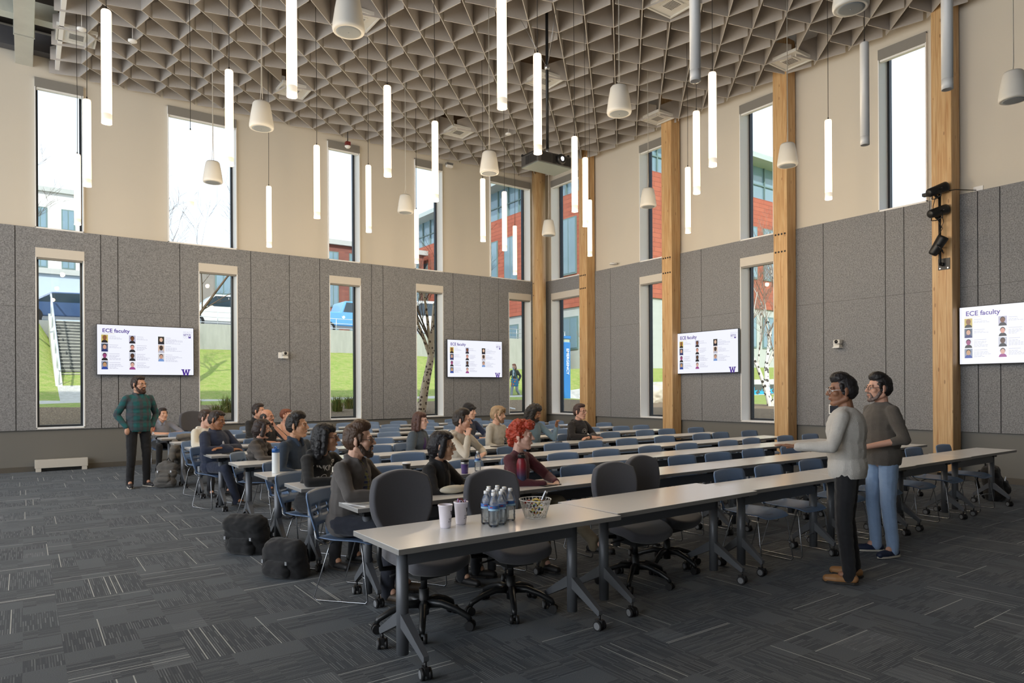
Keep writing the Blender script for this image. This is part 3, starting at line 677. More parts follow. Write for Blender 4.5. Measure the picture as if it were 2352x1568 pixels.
def make_table(kind):
    r, xl, reach = kind
    t = empty('training_table')
    add('tabletop', r['tabletop'], t); add('crossbar', r['crossbar'], t); add('wire_tray', r['wire_tray'], t)
    for s in (-1, 1):
        l = add('leg', r['leg'], t, (s*xl, 0, 0)); add('tilt_bracket', r['bracket'], l)
        for q in (-1, 1): add('caster', r['caster'], l, (0, q*reach, 0), random.uniform(-0.5, 0.5))
    return t
KB, KS = table_meshes(1.625, 0.61), table_meshes(1.46, 0.47)
TB, TS = make_table(KB), make_table(KS)
ROWN = ['front', 'second', 'third', 'fourth', 'fifth', 'sixth', 'seventh', 'eighth', 'ninth', 'back']
ROWY = [3.41, 4.57, 5.79, 6.80, 8.05, 9.42, 10.77, 12.09, 13.36, 14.66]
used = {'b': 0, 's': 0}
def place_table(big, x, y, rz, label):
    k = 'b' if big else 's'; src = TB if big else TS
    o = src if not used[k] else copy_tree(src); used[k] = 1
    o.location = (x, y, 0); o.rotation_euler = (0, 0, rz); tag(o, label, 'table', 'white training tables in rows'); return o
place_table(True, 2.415, 3.58, 0.0, 'nearest white table, at the left end of the front row, holding bottles and basket')
place_table(True, 4.055, 3.66, 0.028, 'second white table from the left in the front row, with two office chairs')
for k in range(4): place_table(False, 5.60 + 1.465*k, 3.655+0.02*k, 0.0, 'white table %s from the left in the front row' % ORD[k+2])
for r in range(1, 10):
    for k in range(6):
        place_table(False, (1.92 if r < 4 else 1.96) + 0.733 + 1.463*k, ROWY[r] + 0.235, random.uniform(-0.006, 0.006), 'white table %s from the aisle in the %s row of tables' % (ORD[k], ROWN[r]))

# ---------------------------------------------------------------- blue stacking chairs
m_chair = mat('slate blue plastic', '6f88ab', 0.38, nz=0.03, ns=4); m_wire = mat('chrome wire', '9a9da1', 0.25, metal=0.9, nz=0.03)
def chair_meshes():
    def solid(mb, name, th, sub=1):
        o = mb.build(name, m_chair); s = o.modifiers.new('s', 'SOLIDIFY'); s.thickness = th; s.offset = 0
        if sub: q = o.modifiers.new('q', 'SUBSURF'); q.levels = sub
        return bake(o)
    nx, ny = 9, 9; mb = MB(); vs = []
    for j in range(ny):
        t = j/(ny-1)                                   # 0 front .. 1 rear
        hw = 0.235 - 0.05*max(0, t-0.65)/0.35 - 0.05*max(0, 0.25-t)/0.25
        for i in range(nx):
            u = i/(nx-1)*2-1
            z = 0.452 - 0.05*max(0, 0.3-t)**2*8 - 0.018*(1-u*u)*math.sin(PI*min(1, t*1.1)) + 0.012*abs(u)**3 + 0.02*max(0, t-.8)
            vs.append((u*hw, -0.24 + 0.46*t, z))
    mb.add(vs, [(j*nx+i, j*nx+i+1, (j+1)*nx+i+1, (j+1)*nx+i) for j in range(ny-1) for i in range(nx-1)], True)
    seat = solid(mb, 'seat', 0.012)
    nx, nz = 13, 16; mb = MB(); vs = []; z0, z1 = 0.45, 0.815
    for j in range(nz):
        t = j/(nz-1); z = z0 + (z1-z0)*t
        hw = 0.19 + 0.045*min(1, t*1.6) - 0.022*max(0, t-.9)/.1
        for i in range(nx):
            u = i/(nx-1)*2-1
            vs.append((u*hw, 0.20 + 0.075*t + 0.03*(1-u*u)*min(1, t*2), z - 0.012*max(0, t-.85)/.15*u*u))
    fs = []
    for j in range(nz-1):
        for i in range(nx-1):
            if j < 4 and 1 <= i < nx-2: continue                                   # opening above the seat
            if j in (7, 9, 11-1) and False: continue
            if j in (7, 9) and 1 <= i <= nx-3 and i % 4 != 0: continue          # slots
            fs.append((j*nx+i, j*nx+i+1, (j+1)*nx+i+1, (j+1)*nx+i))
    mb.add(vs, fs, True); back = solid(mb, 'backrest', 0.011, 0)
    legs = []
    for s in (-1, 1):
        mb = MB(); x = s*0.225
        mb.tube([(s*.17, -.15, .435), (s*.205, -.17, .425), (x, -.19, .36), (x+s*.015, -.235, .03), (x+s*.015, -.22, .010), (x+s*.015, .18, .010), (x+s*.015, .205, .03), (x, .10, .36), (s*.2, .09, .425), (s*.16, .08, .435)], 0.0058, 7)
        mb.tube([(s*.2, .12, .42), (s*.21, .20, .46), (s*.2, .215, .52)], 0.0058, 7)
        legs.append(mb.mesh('side_frame', m_wire))
    mb = MB(); mb.tube([(-.232, -.215, .19), (-.18, -.16, .19), (.18, -.16, .19), (.232, -.215, .19)], 0.005, 7); st = mb.mesh('stretcher', m_wire)
    mb = MB(); mb.tube([(-.16, .08, .437), (.16, .08, .437)], 0.0058, 7); mb.tube([(-.17, -.15, .437), (.17, -.15, .437)], 0.0058, 7); un = mb.mesh('underframe', m_wire)
    return seat, back, legs, st, un
CH = chair_meshes()
def make_chair():
    o = empty('stacking_chair'); add('seat', CH[0], o); add('backrest', CH[1], o); add('side_frame', CH[2][0], o); add('side_frame', CH[2][1], o); add('stretcher', CH[3], o); add('underframe', CH[4], o); return o
chair0 = make_chair(); cused = [0]
def place_chair(x, y, rz, label):
    o = chair0 if not cused[0] else copy_tree(chair0); cused[0] = 1
    o.location = (x, y-0.285, 0); o.rotation_euler = (0, 0, rz); tag(o, label, 'chair', 'blue stacking chairs at the table rows'); return o
CHAIRS = {0: (4.08, [5.44, 6.05, 6.86, 7.6, 8.4, 9.2, 9.95]),
 1: (5.23, [2.05, 2.78, 3.62, 4.55, 5.26, 6.13, 6.74, 7.48, 8.30, 9.1, 9.9]),
 2: (6.36, [2.17, 2.98, 3.89, 4.6, 5.27, 6.0, 6.82, 7.54, 8.42, 9.05, 9.94, 10.6]),
 3: (7.56, [2.36, 3.2, 3.81, 4.44, 5.35, 6.16, 6.83, 7.55, 8.40, 9.31, 9.89, 10.66]),
 4: (8.85, [2.32, 3.2, 4.0, 4.60, 5.25, 5.94, 6.64, 7.55, 8.44, 9.34, 9.94, 10.74]),
 5: (10.14, [2.12, 3.0, 3.78, 4.63, 5.4, 6.18, 6.9, 7.6, 8.4, 9.18, 9.97, 10.55]),
 6: (11.45, [2.23, 3.13, 3.9, 4.6, 5.43, 6.19, 6.9, 7.65, 8.4, 9.22, 10.06, 10.72]),
 7: (12.85, [2.42, 3.2, 3.9, 4.67, 5.45, 6.1, 6.91, 7.6, 8.13, 9.1, 9.9, 10.48]),
 8: (14.06, [2.41, 3.27, 4.1, 5.25, 6.2, 6.68, 7.68, 8.4, 9.14, 9.83, 10.59]),
 9: (15.4, [2.3, 3.1, 4.0, 4.7, 5.39, 6.18, 6.79, 7.55, 8.32, 9.1, 9.78, 10.5])}
for r, (y, xs) in CHAIRS.items():
    for k, x in enumerate(xs):
        rz = random.uniform(-0.05, 0.05); yy = y + random.uniform(-0.03, 0.03)
        if (r, k) == (4, 3): rz, yy = -0.5, 9.1
        if (r, k) == (4, 0): rz, yy = 0.45, 9.05
        place_chair(x, yy, rz, 'blue plastic stacking chair, %s from the left behind the %s row of tables' % (ORD[k], ROWN[r]))

# ---------------------------------------------------------------- grey office chairs
m_upho = mat('charcoal upholstery', '55555a', 0.9, nz=0.06, ns=60, bump=0.12, bs=500, sheen=0.3); m_oplastic = mat('black chair plastic', '1e2022', 0.35, nz=0.05)
def office_chair(x, y, rz, label, s=1.0, spin=0.3):
    o = empty('office_chair', (x, y, 0), rz); o.scale = (s, s, s); tag(o, label, 'office chair', 'charcoal swivel office chairs')
    def padded(name, fn, n=15, th=0.07):
        mb = MB(); vs = [fn(i/(n-1)*2-1, j/(n-1)*2-1) for j in range(n) for i in range(n)]
        mb.add(vs, [(j*n+i, j*n+i+1, (j+1)*n+i+1, (j+1)*n+i) for j in range(n-1) for i in range(n-1)], True)
        q = mb.build(name, m_upho); sd = q.modifiers.new('s', 'SOLIDIFY'); sd.thickness = th; sd.offset = 0
        bv = q.modifiers.new('b', 'BEVEL'); bv.width = th*.45; bv.segments = 3; bv.limit_method = 'ANGLE'; bv.angle_limit = 0.9
        add(name, bake(q), o)
    def sq(u, v, e=0.75):                                     # square to rounded square
        return u*math.sqrt(1-e*v*v/2), v*math.sqrt(1-e*u*u/2)
    def back(u, v):
        a, b_ = sq(u, v); w = 0.235 + 0.03*b_ - 0.05*max(0, -b_-.2)
        return (a*w, 0.27 + 0.05*(b_*.5+.5) - 0.05*a*a + 0.02*math.cos(b_*2), 0.755 + 0.245*b_)
    def seat(u, v):
        a, b_ = sq(u, v, .6); return (a*0.25, b_*0.25 - 0.02, 0.47 + 0.02*a*a - 0.03*max(0, -b_-.3)**2*3 + .015*b_)
    padded('backrest', back, th=0.055); padded('seat_cushion', seat, th=0.085)
    mb = MB(); mb.box(-.05, .05, .18, .31, .36, .40); mb.tube([(0, .25, .38), (0, .335, .45), (0, .35, .62)], 0.03, 8); mb.build('back_spine', m_oplastic, o)
    mb = MB(); mb.box(-.11, .11, -.14, .17, .345, .42); mb.tube([(.1, -.02, .38), (.27, -.05, .37)], .008, 6); mb.tube([(-.1, .02, .38), (-.25, .0, .37)], .008, 6); mb.build('tilt_mechanism', m_oplastic, o)
    mb = MB(); mb.tube([(0, 0, .08), (0, 0, .25)], .033, 14); mb.tube([(0, 0, .25), (0, 0, .36)], .022, 12); mb.build('gas_lift', m_dark, o)
    base = empty('star_base'); base.parent = o
    for k in range(5):
        a = spin + 2*PI*k/5; c, sn = math.cos(a), math.sin(a)
        mb = MB(); mb.tube([(c*.02, sn*.02, .15), (c*.12, sn*.12, .155), (c*.22, sn*.22, .125), (c*.30, sn*.30, .085), (c*.315, sn*.315, .06)], [.03, .026, .022, .02, .016], 8); mb.build('base_arm', m_oplastic, base)
        mb = MB(); d = V((-sn, c, 0)); p = V((c*.315, sn*.315, .03))
        mb.tube([p - d*.032, p - d*.008], .03, 14); mb.tube([p + d*.008, p + d*.032], .03, 14); mb.tube([p-d*.008, p+d*.008], .012, 8); mb.build('caster', m_wheel, base)
    mb = MB(); mb.ball((0,0,.14), (.05,.05,.04)); mb.build('hub', m_oplastic, base)
    for s_ in (-1, 1):
        mb = MB(); mb.tube([(s_*.16, .06, .40), (s_*.28, .06, .41), (s_*.3, .05, .48), (s_*.3, .04, .64)], .017, 8); ar = mb.build('armrest', m_oplastic, o)
        mb = MB(); mb.ball((s_*.3, -.02, .655), (.045, .13, .016)); mb.build('arm_pad', m_steel if s_ < 0 and x < 2.5 else m_oplastic, ar)
    return o
office_chair(2.17, 4.06, 0.06, 'grey office chair at the left end of the front table, nearest the bearded man', 1.02, 0.35)
office_chair(2.84, 4.0, -0.1, 'grey office chair behind the pack of water bottles', 0.98, 0.5)
office_chair(4.03, 3.93, -0.12, 'grey office chair third along the front tables, right of the candy basket', 0.96, 0.1)
office_chair(4.62, 4.12, 0.08, 'grey office chair fourth along the front tables, beside the blue chairs', 0.97, 0.9)
office_chair(3.02, 15.55, 0.3, 'grey office chair against the left wall behind the back row', 1.16, 0.2)

# ---------------------------------------------------------------- things on the tables
TZ = 0.737
def clear_plastic():
    m, nt, out = new_mat('clear water bottle plastic')
    tr = nd(nt, 'ShaderNodeBsdfTransparent'); tr.inputs[0].default_value = (0.93, 0.96, 0.98, 1)
    gl = nd(nt, 'ShaderNodeBsdfGlossy'); gl.inputs['Roughness'].default_value = 0.06; gl.inputs[0].default_value = (1, 1, 1, 1)
    df = nd(nt, 'ShaderNodeBsdfTranslucent'); df.inputs[0].default_value = (0.9, 0.94, 0.97, 1)
    lw = nd(nt, 'ShaderNodeLayerWeight', i_Blend=0.35); n = nd(nt, 'ShaderNodeTexNoise', i_Scale=90.0); tc = nd(nt, 'ShaderNodeTexCoord'); nt.links.new(tc.outputs['Object'], n.inputs[0])
    b = nd(nt, 'ShaderNodeBump', i_Strength=0.5, i_Distance=0.004); nt.links.new(n.outputs[0], b.inputs['Height'])
    nt.links.new(b.outputs[0], gl.inputs['Normal']); nt.links.new(b.outputs[0], lw.inputs['Normal'])
    m1 = nd(nt, 'ShaderNodeMixShader'); m1.inputs[0].default_value = 0.22; nt.links.new(tr.outputs[0], m1.inputs[1]); nt.links.new(df.outputs[0], m1.inputs[2])
    m2 = nd(nt, 'ShaderNodeMixShader'); nt.links.new(lw.outputs['Fresnel'], m2.inputs[0]); nt.links.new(m1.outputs[0], m2.inputs[1]); nt.links.new(gl.outputs[0], m2.inputs[2]); nt.links.new(m2.outputs[0], out.inputs[0])
    return m
m_clear = clear_plastic(); m_cap = mat('white bottle cap', 'f0f2f4', 0.4, nz=0.01); m_lab = mat('blue bottle label', '3f6fb4', 0.4, nz=0.15, ns=40); m_lab2 = mat('pale label band', 'a9cfe6', 0.4, nz=0.2, ns=60); m_red = mat('red label stripe', '8e2a36', 0.4)
mb = MB(); mb.lathe([(0.0, .004), (.022, 0), (.031, .006), (.0325, .02), (.031, .03), (.0325, .04), (.031, .05), (.0325, .06), (.031, .07), (.0325, .08), (.032, .1), (.032, .135), (.030, .15), (.022, .172), (.0135, .186), (.0125, .195)], 20); wb1 = mb.mesh('bottle', m_clear)
mb = MB(); mb.lathe([(.0145, .19), (.0145, .206), (.0135, .208), (0, .208)], 14); wb2 = mb.mesh('cap', m_cap)
mb = MB(); mb.lathe([(.0328, .1), (.0328, .132)], 20); mb.cur = 1; mb.lathe([(.0330, .101), (.0330, .112)], 20); mb.cur = 2
for a in (0.4, 2.5, 4.6): mb.add([(.0332*math.cos(a+t), .0332*math.sin(a+t), z) for z in (.119, .126) for t in (0, .3, .6)], [(0,1,4,3), (1,2,5,4)])
wb3 = mb.mesh('label', [m_lab, m_lab2, m_red])
def water_bottle(x, y, label, grp=None, rz=0.0):
    o = empty('water_bottle', (x, y, TZ), rz); tag(o, label, 'water bottle', grp)
    add('bottle', wb1, o); add('cap', wb2, o); add('label', wb3, o); return o
BOT = BOTTLES
posn = ['front left corner of the pack', 'left side of the pack, second from the front', 'left side of the pack, at the back', 'front of the pack, nearest the camera', 'middle of the pack, second from the front', 'middle of the pack, third from the front', 'back of the pack, tallest in view', 'front right of the pack', 'right side of the pack, second from the front', 'back right of the pack', 'far right of the pack, standing a little apart']
for (x, y), n in zip(BOT, posn): water_bottle(x, y, 'clear water bottle with blue label, ' + n, 'pack of water bottles on the front table', random.uniform(0, 6))
water_bottle(4.47, 7.2, 'clear water bottle on the table before the man in the cream hoodie')
water_bottle(3.80, 5.93, 'clear water bottle beside the purple travel mug')
# plastic cups with printing
m_cup = mat('frosted plastic cup', 'e2dde6', 0.4, nz=0.04); m_ink = mat('dark print ink', '2a2438', 0.6)
for (x, y), lab, pens in (((2.09, 3.63), 'white printed plastic cup, left of two, empty', False), ((2.225, 3.67), 'white printed plastic cup holding pens, right of two', True)):
    o = empty('plastic_cup', (x, y, TZ)); tag(o, lab, 'cup', 'printed cups on the front table')
    mb = MB(); mb.lathe([(0, .002), (.030, 0), (.033, .01), (.043, .132), (.046, .134), (.046, .142), (.0425, .142), (.031, .012), (0, .012)], 24); mb.build('cup_wall', m_cup, o)
    mb = MB(); a0 = -0.95
    def wrap(me_or_poly, zc, sc, ang):
        for p in me_or_poly:
            vs = [V((q[0], q[1])) for q in p[0]]
            out = []
            for q in vs:
                z = zc + q[1]*sc; r = .0335 + .0098*(z-.01)/.122; t = ang + q[0]*sc/r
                out.append((r*math.cos(t), r*math.sin(t), z))
            mb.add(out, p[1])
    for tx, zc, sc in (('ENGIN', .055, .013), ('& TECH', .041, .013)):
        me = text_mesh(tx, 1.0, 'CENTER', 0.01); wrap([([v.co for v in me.vertices], [tuple(p.vertices) for p in me.polygons])], zc, sc, a0); bpy.data.meshes.remove(me)
    wrap([(W_POLY, [tuple(range(len(W_POLY)))])], .092, .027, a0+.15)
    mb.build('print', m_ink, o)
    if pens:
        for q in range(9):
            a = q*.75; mb = MB(); mb.tube([(.015*math.cos(a), .015*math.sin(a), .02), (.031*math.cos(a+.2), .031*math.sin(a+.2), .13+.012*(q % 3))], .0042, 6); mb.build('pen', (m_cup, m_ink, mat('lilac pen', '9a86b8', .4))[q % 3], o)
        mb = MB(); mb.tube([(-.02, 0, .13), (-.01, .01, .158), (.012, .008, .155), (.02, -.005, .135)], .003, 6); mb.build('cord', m_red, o)
# wire basket of candy
o = empty('candy_basket', (2.735, 3.57, TZ)); tag(o, 'white wire mesh basket full of wrapped candy', 'basket')
m_wirew = mat('white coated wire', 'dcdcda', 0.4)
mb = MB(); R0, R1, Hb = .07, .105, .115; n = 26
for k in range(n):
    for s in (-1, 1):
        mb.tube([(((R0+(R1-R0)*t)*math.cos(2*PI*k/n + s*.65*t)), ((R0+(R1-R0)*t)*math.sin(2*PI*k/n + s*.65*t)), .004+Hb*t) for t in (0, .25, .5, .75, 1)], .0013, 4, False)
mb.build('wire_mesh', m_wirew, o)
mb = MB()
for r, z, th in ((R1, Hb+.004, .003), (R0, .004, .0025)):
    mb.tube([(r*math.cos(2*PI*k/32), r*math.sin(2*PI*k/32), z) for k in range(33)], th, 6)
mb.build('rim', m_wirew, o)
mb = MB()
for k in range(6): mb.tube([(R0*math.cos(k*PI/6), R0*math.sin(k*PI/6), .004), (-R0*math.cos(k*PI/6), -R0*math.sin(k*PI/6), .004)], .0015, 4)
mb.build('base_grid', m_wirew, o)
wr_cols = ['c9a23a', '2c2a2e', 'b8bcc4', 'd8c040', '3a5a9a', '8a5a34', 'd9d9dc', '6a9a40', '9a3a30']
cnt = 0
for lay in range(4):
    for k in range(9):
        a = random.uniform(0, 6.28); r = random.uniform(0.0, .055 + .009*lay); z = TZ + .02 + .028*lay + random.uniform(0, .008)
        mw = M.Translation((2.735 + r*math.cos(a), 3.57 + r*math.sin(a), z)) @ Euler((random.uniform(-.7, .7), random.uniform(-.5, .5), random.uniform(0, 6))).to_matrix().to_4x4()
        w_, d_ = random.choice([(.05, .022), (.032, .026), (.045, .03)])
        mb = MB(); vs = []
        for j in range(5):
            for i in range(7):
                u, v = i/6*2-1, j/4*2-1; vs.append((u*w_/2, v*d_/2, .007*(1-u*u*u*u)*(1-v*v)))
        g = [(j*7+i, j*7+i+1, (j+1)*7+i+1, (j+1)*7+i) for j in range(4) for i in range(6)]
        mb.add([mw @ V(p) for p in vs], g, True); mb.add([mw @ V((p[0], p[1], -p[2])) for p in vs], [tuple(reversed(f)) for f in g], True)
        ci = cnt % 9; c = mb.build('wrapped_candy', mat('candy wrapper ' + wr_cols[ci], wr_cols[ci], .3, nz=.2, ns=80))
        tag(c, 'wrapped candy in the white wire basket', 'candy', 'wrapped candies in the basket'); cnt += 1
# upright silver and black bar sticking out
mw = M.Translation((2.80, 3.555, TZ+.135)) @ Euler((0.2, .45, .3)).to_matrix().to_4x4()
mb = MB(); mb.cbox((0,0,0), (.026, .01, .07), mw); mb.cur = 1; mb.cbox((0,-.002,0), (.02, .01, .045), mw); c = mb.build('chocolate_bar', [m_steel, m_dark], bevel=.002); tag(c, 'silver and black chocolate bar sticking up at the right of the basket', 'candy')
def grad_mat(name, c0, c1, z0, z1, rough=.35):
    m, nt, out = new_mat(name); p = nd(nt, 'ShaderNodeBsdfPrincipled', i_Roughness=rough); nt.links.new(p.outputs[0], out.inputs[0])
    tc = nd(nt, 'ShaderNodeTexCoord'); sp = nd(nt, 'ShaderNodeSeparateXYZ'); nt.links.new(tc.outputs['Object'], sp.inputs[0])
    mr = nd(nt, 'ShaderNodeMapRange'); mr.inputs[1].default_value = z0; mr.inputs[2].default_value = z1; nt.links.new(sp.outputs[2], mr.inputs[0])
    nt.links.new(mixc(nt, mr.outputs[0], rgb(c0), rgb(c1)), p.inputs['Base Color']); return m
o = empty('insulated_bottle', (3.53, 4.80, TZ)); tag(o, 'tall insulated bottle fading from dark blue to red, in front of the red-haired man', 'bottle')
mb = MB(); mb.lathe([(0, 0), (.04, 0), (.044, .006), (.044, .19), (.04, .215), (.031, .235), (.029, .243)], 24); mb.build('flask', grad_mat('blue to red enamel', '2a3558', '86222f', .08, .17), o)
mb = MB(); mb.lathe([(.033, .243), (.033, .268), (.03, .272), (0, .272)], 20); l = mb.build('lid', m_dark, o)
mb = MB(); mb.tube([(-.03, 0, .266), (-.015, 0, .285), (.015, 0, .285), (.03, 0, .266)], .005, 8); mb.build('carry_loop', m_dark, l)
o = empty('sports_bottle', (2.09, 7.08, TZ)); tag(o, 'clear white sports bottle with blue lid on the fourth row table', 'bottle')
mb = MB(); mb.lathe([(0, 0), (.036, 0), (.038, .006), (.038, .2), (.035, .215)], 20); mb.build('body', mat('milky bottle plastic', 'e4e9ea', .3, nz=.03), o)
mb = MB(); mb.lathe([(.038, .212), (.039, .245), (.034, .252), (0, .252)], 20); l = mb.build('lid', mat('blue lid', '2a62a8', .3), o)
mb = MB(); mb.tube([(.0, -.03, .25), (0, -.03, .268), (0, .02, .268), (0, .034, .25)], .006, 8); mb.build('lid_handle', MATS['blue lid'], l)
o = empty('travel_mug', (3.6, 5.86, TZ)); tag(o, 'purple and steel travel mug on the third row table', 'mug')
mb = MB(); mb.lathe([(0, 0), (.033, 0), (.04, .11), (.041, .12)], 20); mb.build('body', mat('purple mug', '5a4684', .3, nz=.05), o)
mb = MB(); mb.lathe([(.0405, .095), (.0415, .118)], 20); mb.build('band', m_steel, o)
mb = MB(); mb.lathe([(.043, .118), (.043, .135), (.036, .14), (0, .138)], 20); mb.build('lid', m_dark, o)
o = empty('coffee_cup', (3.10, 6.15, TZ)); tag(o, 'black coffee cup with white lid behind the first office chair', 'cup')
mb = MB(); mb.lathe([(0, 0), (.03, 0), (.042, .11)], 20); mb.build('body', m_dark, o)
mb = MB(); mb.lathe([(.045, .108), (.045, .118), (.04, .122), (0, .12)], 20); mb.build('lid', m_cap, o)
m_paper = mat('white paper', 'ecebe8', .8, nz=.02)
def sheets(name, x, y, rz, w, d, n, label, cat, m=None, th=.0012):
    mb = MB(); mw = M.Translation((x, y, TZ+.0005)) @ M.Rotation(rz, 4, 'Z'); mb.box(-w/2, w/2, -d/2, d/2, 0, th*n, mw); o = mb.build(name, m or m_paper); tag(o, label, cat); return o
sheets('paper_sheet', 2.07, 4.78, .25, .22, .28, 2, 'white paper sheet at the aisle end of the second row table', 'paper')
sheets('paper_sheet', 2.27, 4.82, -.1, .26, .22, 3, 'white papers lying under the bearded man\'s arm', 'paper', th=.002)
sheets('folder', 2.32, 4.74, -.05, .3, .2, 1, 'dark folder under the white papers near the bearded man', 'folder', m_dark, .0005)
sheets('notebook', 3.74, 4.70, .1, .2, .14, 6, 'black notebook beside the tall red and blue bottle', 'notebook', m_dark)
sheets('phone', 2.2, 9.6, .3, .08, .15, 6, 'phone lying on the table before the man in the navy jacket', 'phone', m_dark)
sheets('phone', 3.02, 8.2, .1, .15, .08, 6, 'dark phone on the table beside the masked person', 'phone', m_dark)
sheets('notebook', 2.36, 5.93, .15, .2, .13, 8, 'open notebook with pen under the long-haired person\'s hands', 'notebook', mat('beige notebook', 'b9b2a4', .7))
sheets('laptop', 5.72, 8.25, .05, .3, .2, 8, 'closed dark laptop on the table before the blond man', 'laptop', m_dark)
sheets('tablet', 4.75, 7.02, .1, .24, .17, 6, 'blue tablet lying on the fourth row table left of the red-haired man\'s head', 'tablet', mat('dark blue tablet', '2f4a66', .4))
sheets('earphone_case', 6.75, 8.2, .5, .12, .07, 22, 'small black case on the table before the long-haired man', 'case', m_dark)
mb = MB(); mb.ball((2.83, 4.78, TZ+.035), (.13, .06, .034)); o = mb.build('pencil_pouch', mat('cream canvas pouch', 'dcd8c8', .85, nz=.05)); tag(o, 'cream fabric pouch on the table before the black-haired woman', 'pouch')
def spots(name, a, b_, sc):
    m, nt, out = new_mat(name); p = nd(nt, 'ShaderNodeBsdfPrincipled', i_Roughness=.8); nt.links.new(p.outputs[0], out.inputs[0])
    tc = nd(nt, 'ShaderNodeTexCoord'); v = nd(nt, 'ShaderNodeTexVoronoi', i_Scale=sc); nt.links.new(tc.outputs['Object'], v.inputs['Vector'])
    nt.links.new(mixc(nt, mth(nt, 'LESS_THAN', v.outputs['Distance'], .35), rgb(a), rgb(b_)), p.inputs['Base Color']); return m
mb = MB(); mb.tube([(2.93, 4.83, TZ+.03), (3.0, 4.76, TZ+.035), (3.06, 4.84, TZ+.03), (3.1, 4.75, TZ+.03), (3.0, 4.72, TZ+.02)], .028, 8); o = mb.build('scarf', spots('leopard print', 'cbb894', '2a2018', 60)); tag(o, 'crumpled leopard print scarf beside the cream pouch', 'scarf')
# ---------------------------------------------------------------- people
def cap_prim(mb, p0, r0, p1, r1, seg=12, rg=4):
    p0, p1 = V(p0), V(p1); d = (p1 - p0); L = d.length
    if L < 1e-5: d = V((0, 0, 1)); L = 1e-5
    d.normalize(); u = d.orthogonal().normalized(); w = d.cross(u); rings = []
    for i in range(rg + 1):
        a = PI/2 * (1 - i/rg); rings.append((p0 - d*(r0*math.sin(a)), r0*math.cos(a)))
    for i in range(rg + 1):
        a = PI/2 * i/rg; rings.append((p1 + d*(r1*math.sin(a)), r1*math.cos(a)))
    vs = []; n = len(rings)
    for c, r in rings:
        for k in range(seg): vs.append(c + (u*math.cos(2*PI*k/seg) + w*math.sin(2*PI*k/seg))*max(r, 1e-4))
    fs = [(i*seg+k, i*seg+(k+1) % seg, (i+1)*seg+(k+1) % seg, (i+1)*seg+k) for i in range(n-1) for k in range(seg)]
    fs.append(tuple(reversed(range(seg)))); fs.append(tuple(range((n-1)*seg, n*seg)))
    mb.add(vs, fs, True)
class Shape:
    def __init__(s, m=None): s.mb = MB(); s.m = m or M.Identity(4)
    def c(s, p0, r0, p1, r1, m=None):
        m = m or s.m; k = m.to_scale().x; cap_prim(s.mb, m @ V(p0), r0*k, m @ V(p1), r1*k)
    def e(s, c, r, m=None, rot=None):
        m = m or s.m; t = m @ M.Translation(c)
        if rot: t = t @ Euler(rot).to_matrix().to_4x4()
        b = MB(); b.ball((0,0,0), r, None, 16, 10); s.mb.add([t @ V(p) for p in b.v], b.f, True)
    def bake(s, name, voxel, smooth=2, wob=0.0, wf=6.0, seed=0.0, bias=0.0):
        o = bpy.data.objects.new(name, s.mb.mesh(name, [])); COL.objects.link(o)
        r = o.modifiers.new('r', 'REMESH'); r.mode = 'VOXEL'; r.voxel_size = voxel; r.use_smooth_shade = True
        if smooth: q = o.modifiers.new('q', 'SMOOTH'); q.factor = 0.5; q.iterations = smooth
        me = bake(o)
        if wob:
            n = len(me.vertices); co = [0.0]*(3*n); no = [0.0]*(3*n); me.vertices.foreach_get('co', co); me.vertices.foreach_get('normal', no); nz = noise.noise
            for i in range(0, 3*n, 3):
                x, y, z = co[i:i+3]
                d = wob*(bias + nz(V((x*wf+seed, y*wf, z*wf*1.4))) + .6*nz(V((x*wf*2.3, y*wf*2.3+seed, z*wf*3.5))))
                co[i] += no[i]*d; co[i+1] += no[i+1]*d; co[i+2] += no[i+2]*d
            me.vertices.foreach_set('co', co); me.update()
        return me
m_eye = mat('eye white', 'e6e2dc', .2, nz=.01); m_iris = mat('dark iris', '2a1c14', .2); m_lens = None
def skin(h): return mat('skin ' + h, h, .5, nz=.06, ns=25)
def hairm(h): return mat('hair ' + h, h, .55, nz=.35, ns=40, bump=.5, bs=90, stretch=(1, 1, .25))
def cloth(h, kind='cloth', bump=.25, bs=700, nz=.07): return mat('%s %s' % (kind, h), h, .9, nz=nz, ns=70, bump=bump, bs=bs, sheen=.15)
def plaid(name, a, b_, c_, s=9.0):
    m, nt, out = new_mat(name); p = nd(nt, 'ShaderNodeBsdfPrincipled', i_Roughness=.9); nt.links.new(p.outputs[0], out.inputs[0])
    tc = nd(nt, 'ShaderNodeTexCoord'); sp = nd(nt, 'ShaderNodeSeparateXYZ'); nt.links.new(tc.outputs['Object'], sp.inputs[0])
    bx = mth(nt, 'LESS_THAN', mth(nt, 'FRACT', mth(nt, 'MULTIPLY', mth(nt, 'ADD', sp.outputs[0], mth(nt, 'MULTIPLY', sp.outputs[1], .6)), s)), .42)
    bz = mth(nt, 'LESS_THAN', mth(nt, 'FRACT', mth(nt, 'MULTIPLY', sp.outputs[2], s)), .42)
    ln = mth(nt, 'LESS_THAN', mth(nt, 'FRACT', mth(nt, 'MULTIPLY', sp.outputs[2], s*2)), .06)
    c = mixc(nt, mth(nt, 'MULTIPLY', bx, .55), rgb(a), rgb(b_)); c = mixc(nt, mth(nt, 'MULTIPLY', bz, .4), c, rgb(b_)); c = mixc(nt, mth(nt, 'MULTIPLY', ln, .4), c, rgb(c_))
    nt.links.new(c, p.inputs['Base Color']); MATS[name] = m; return m
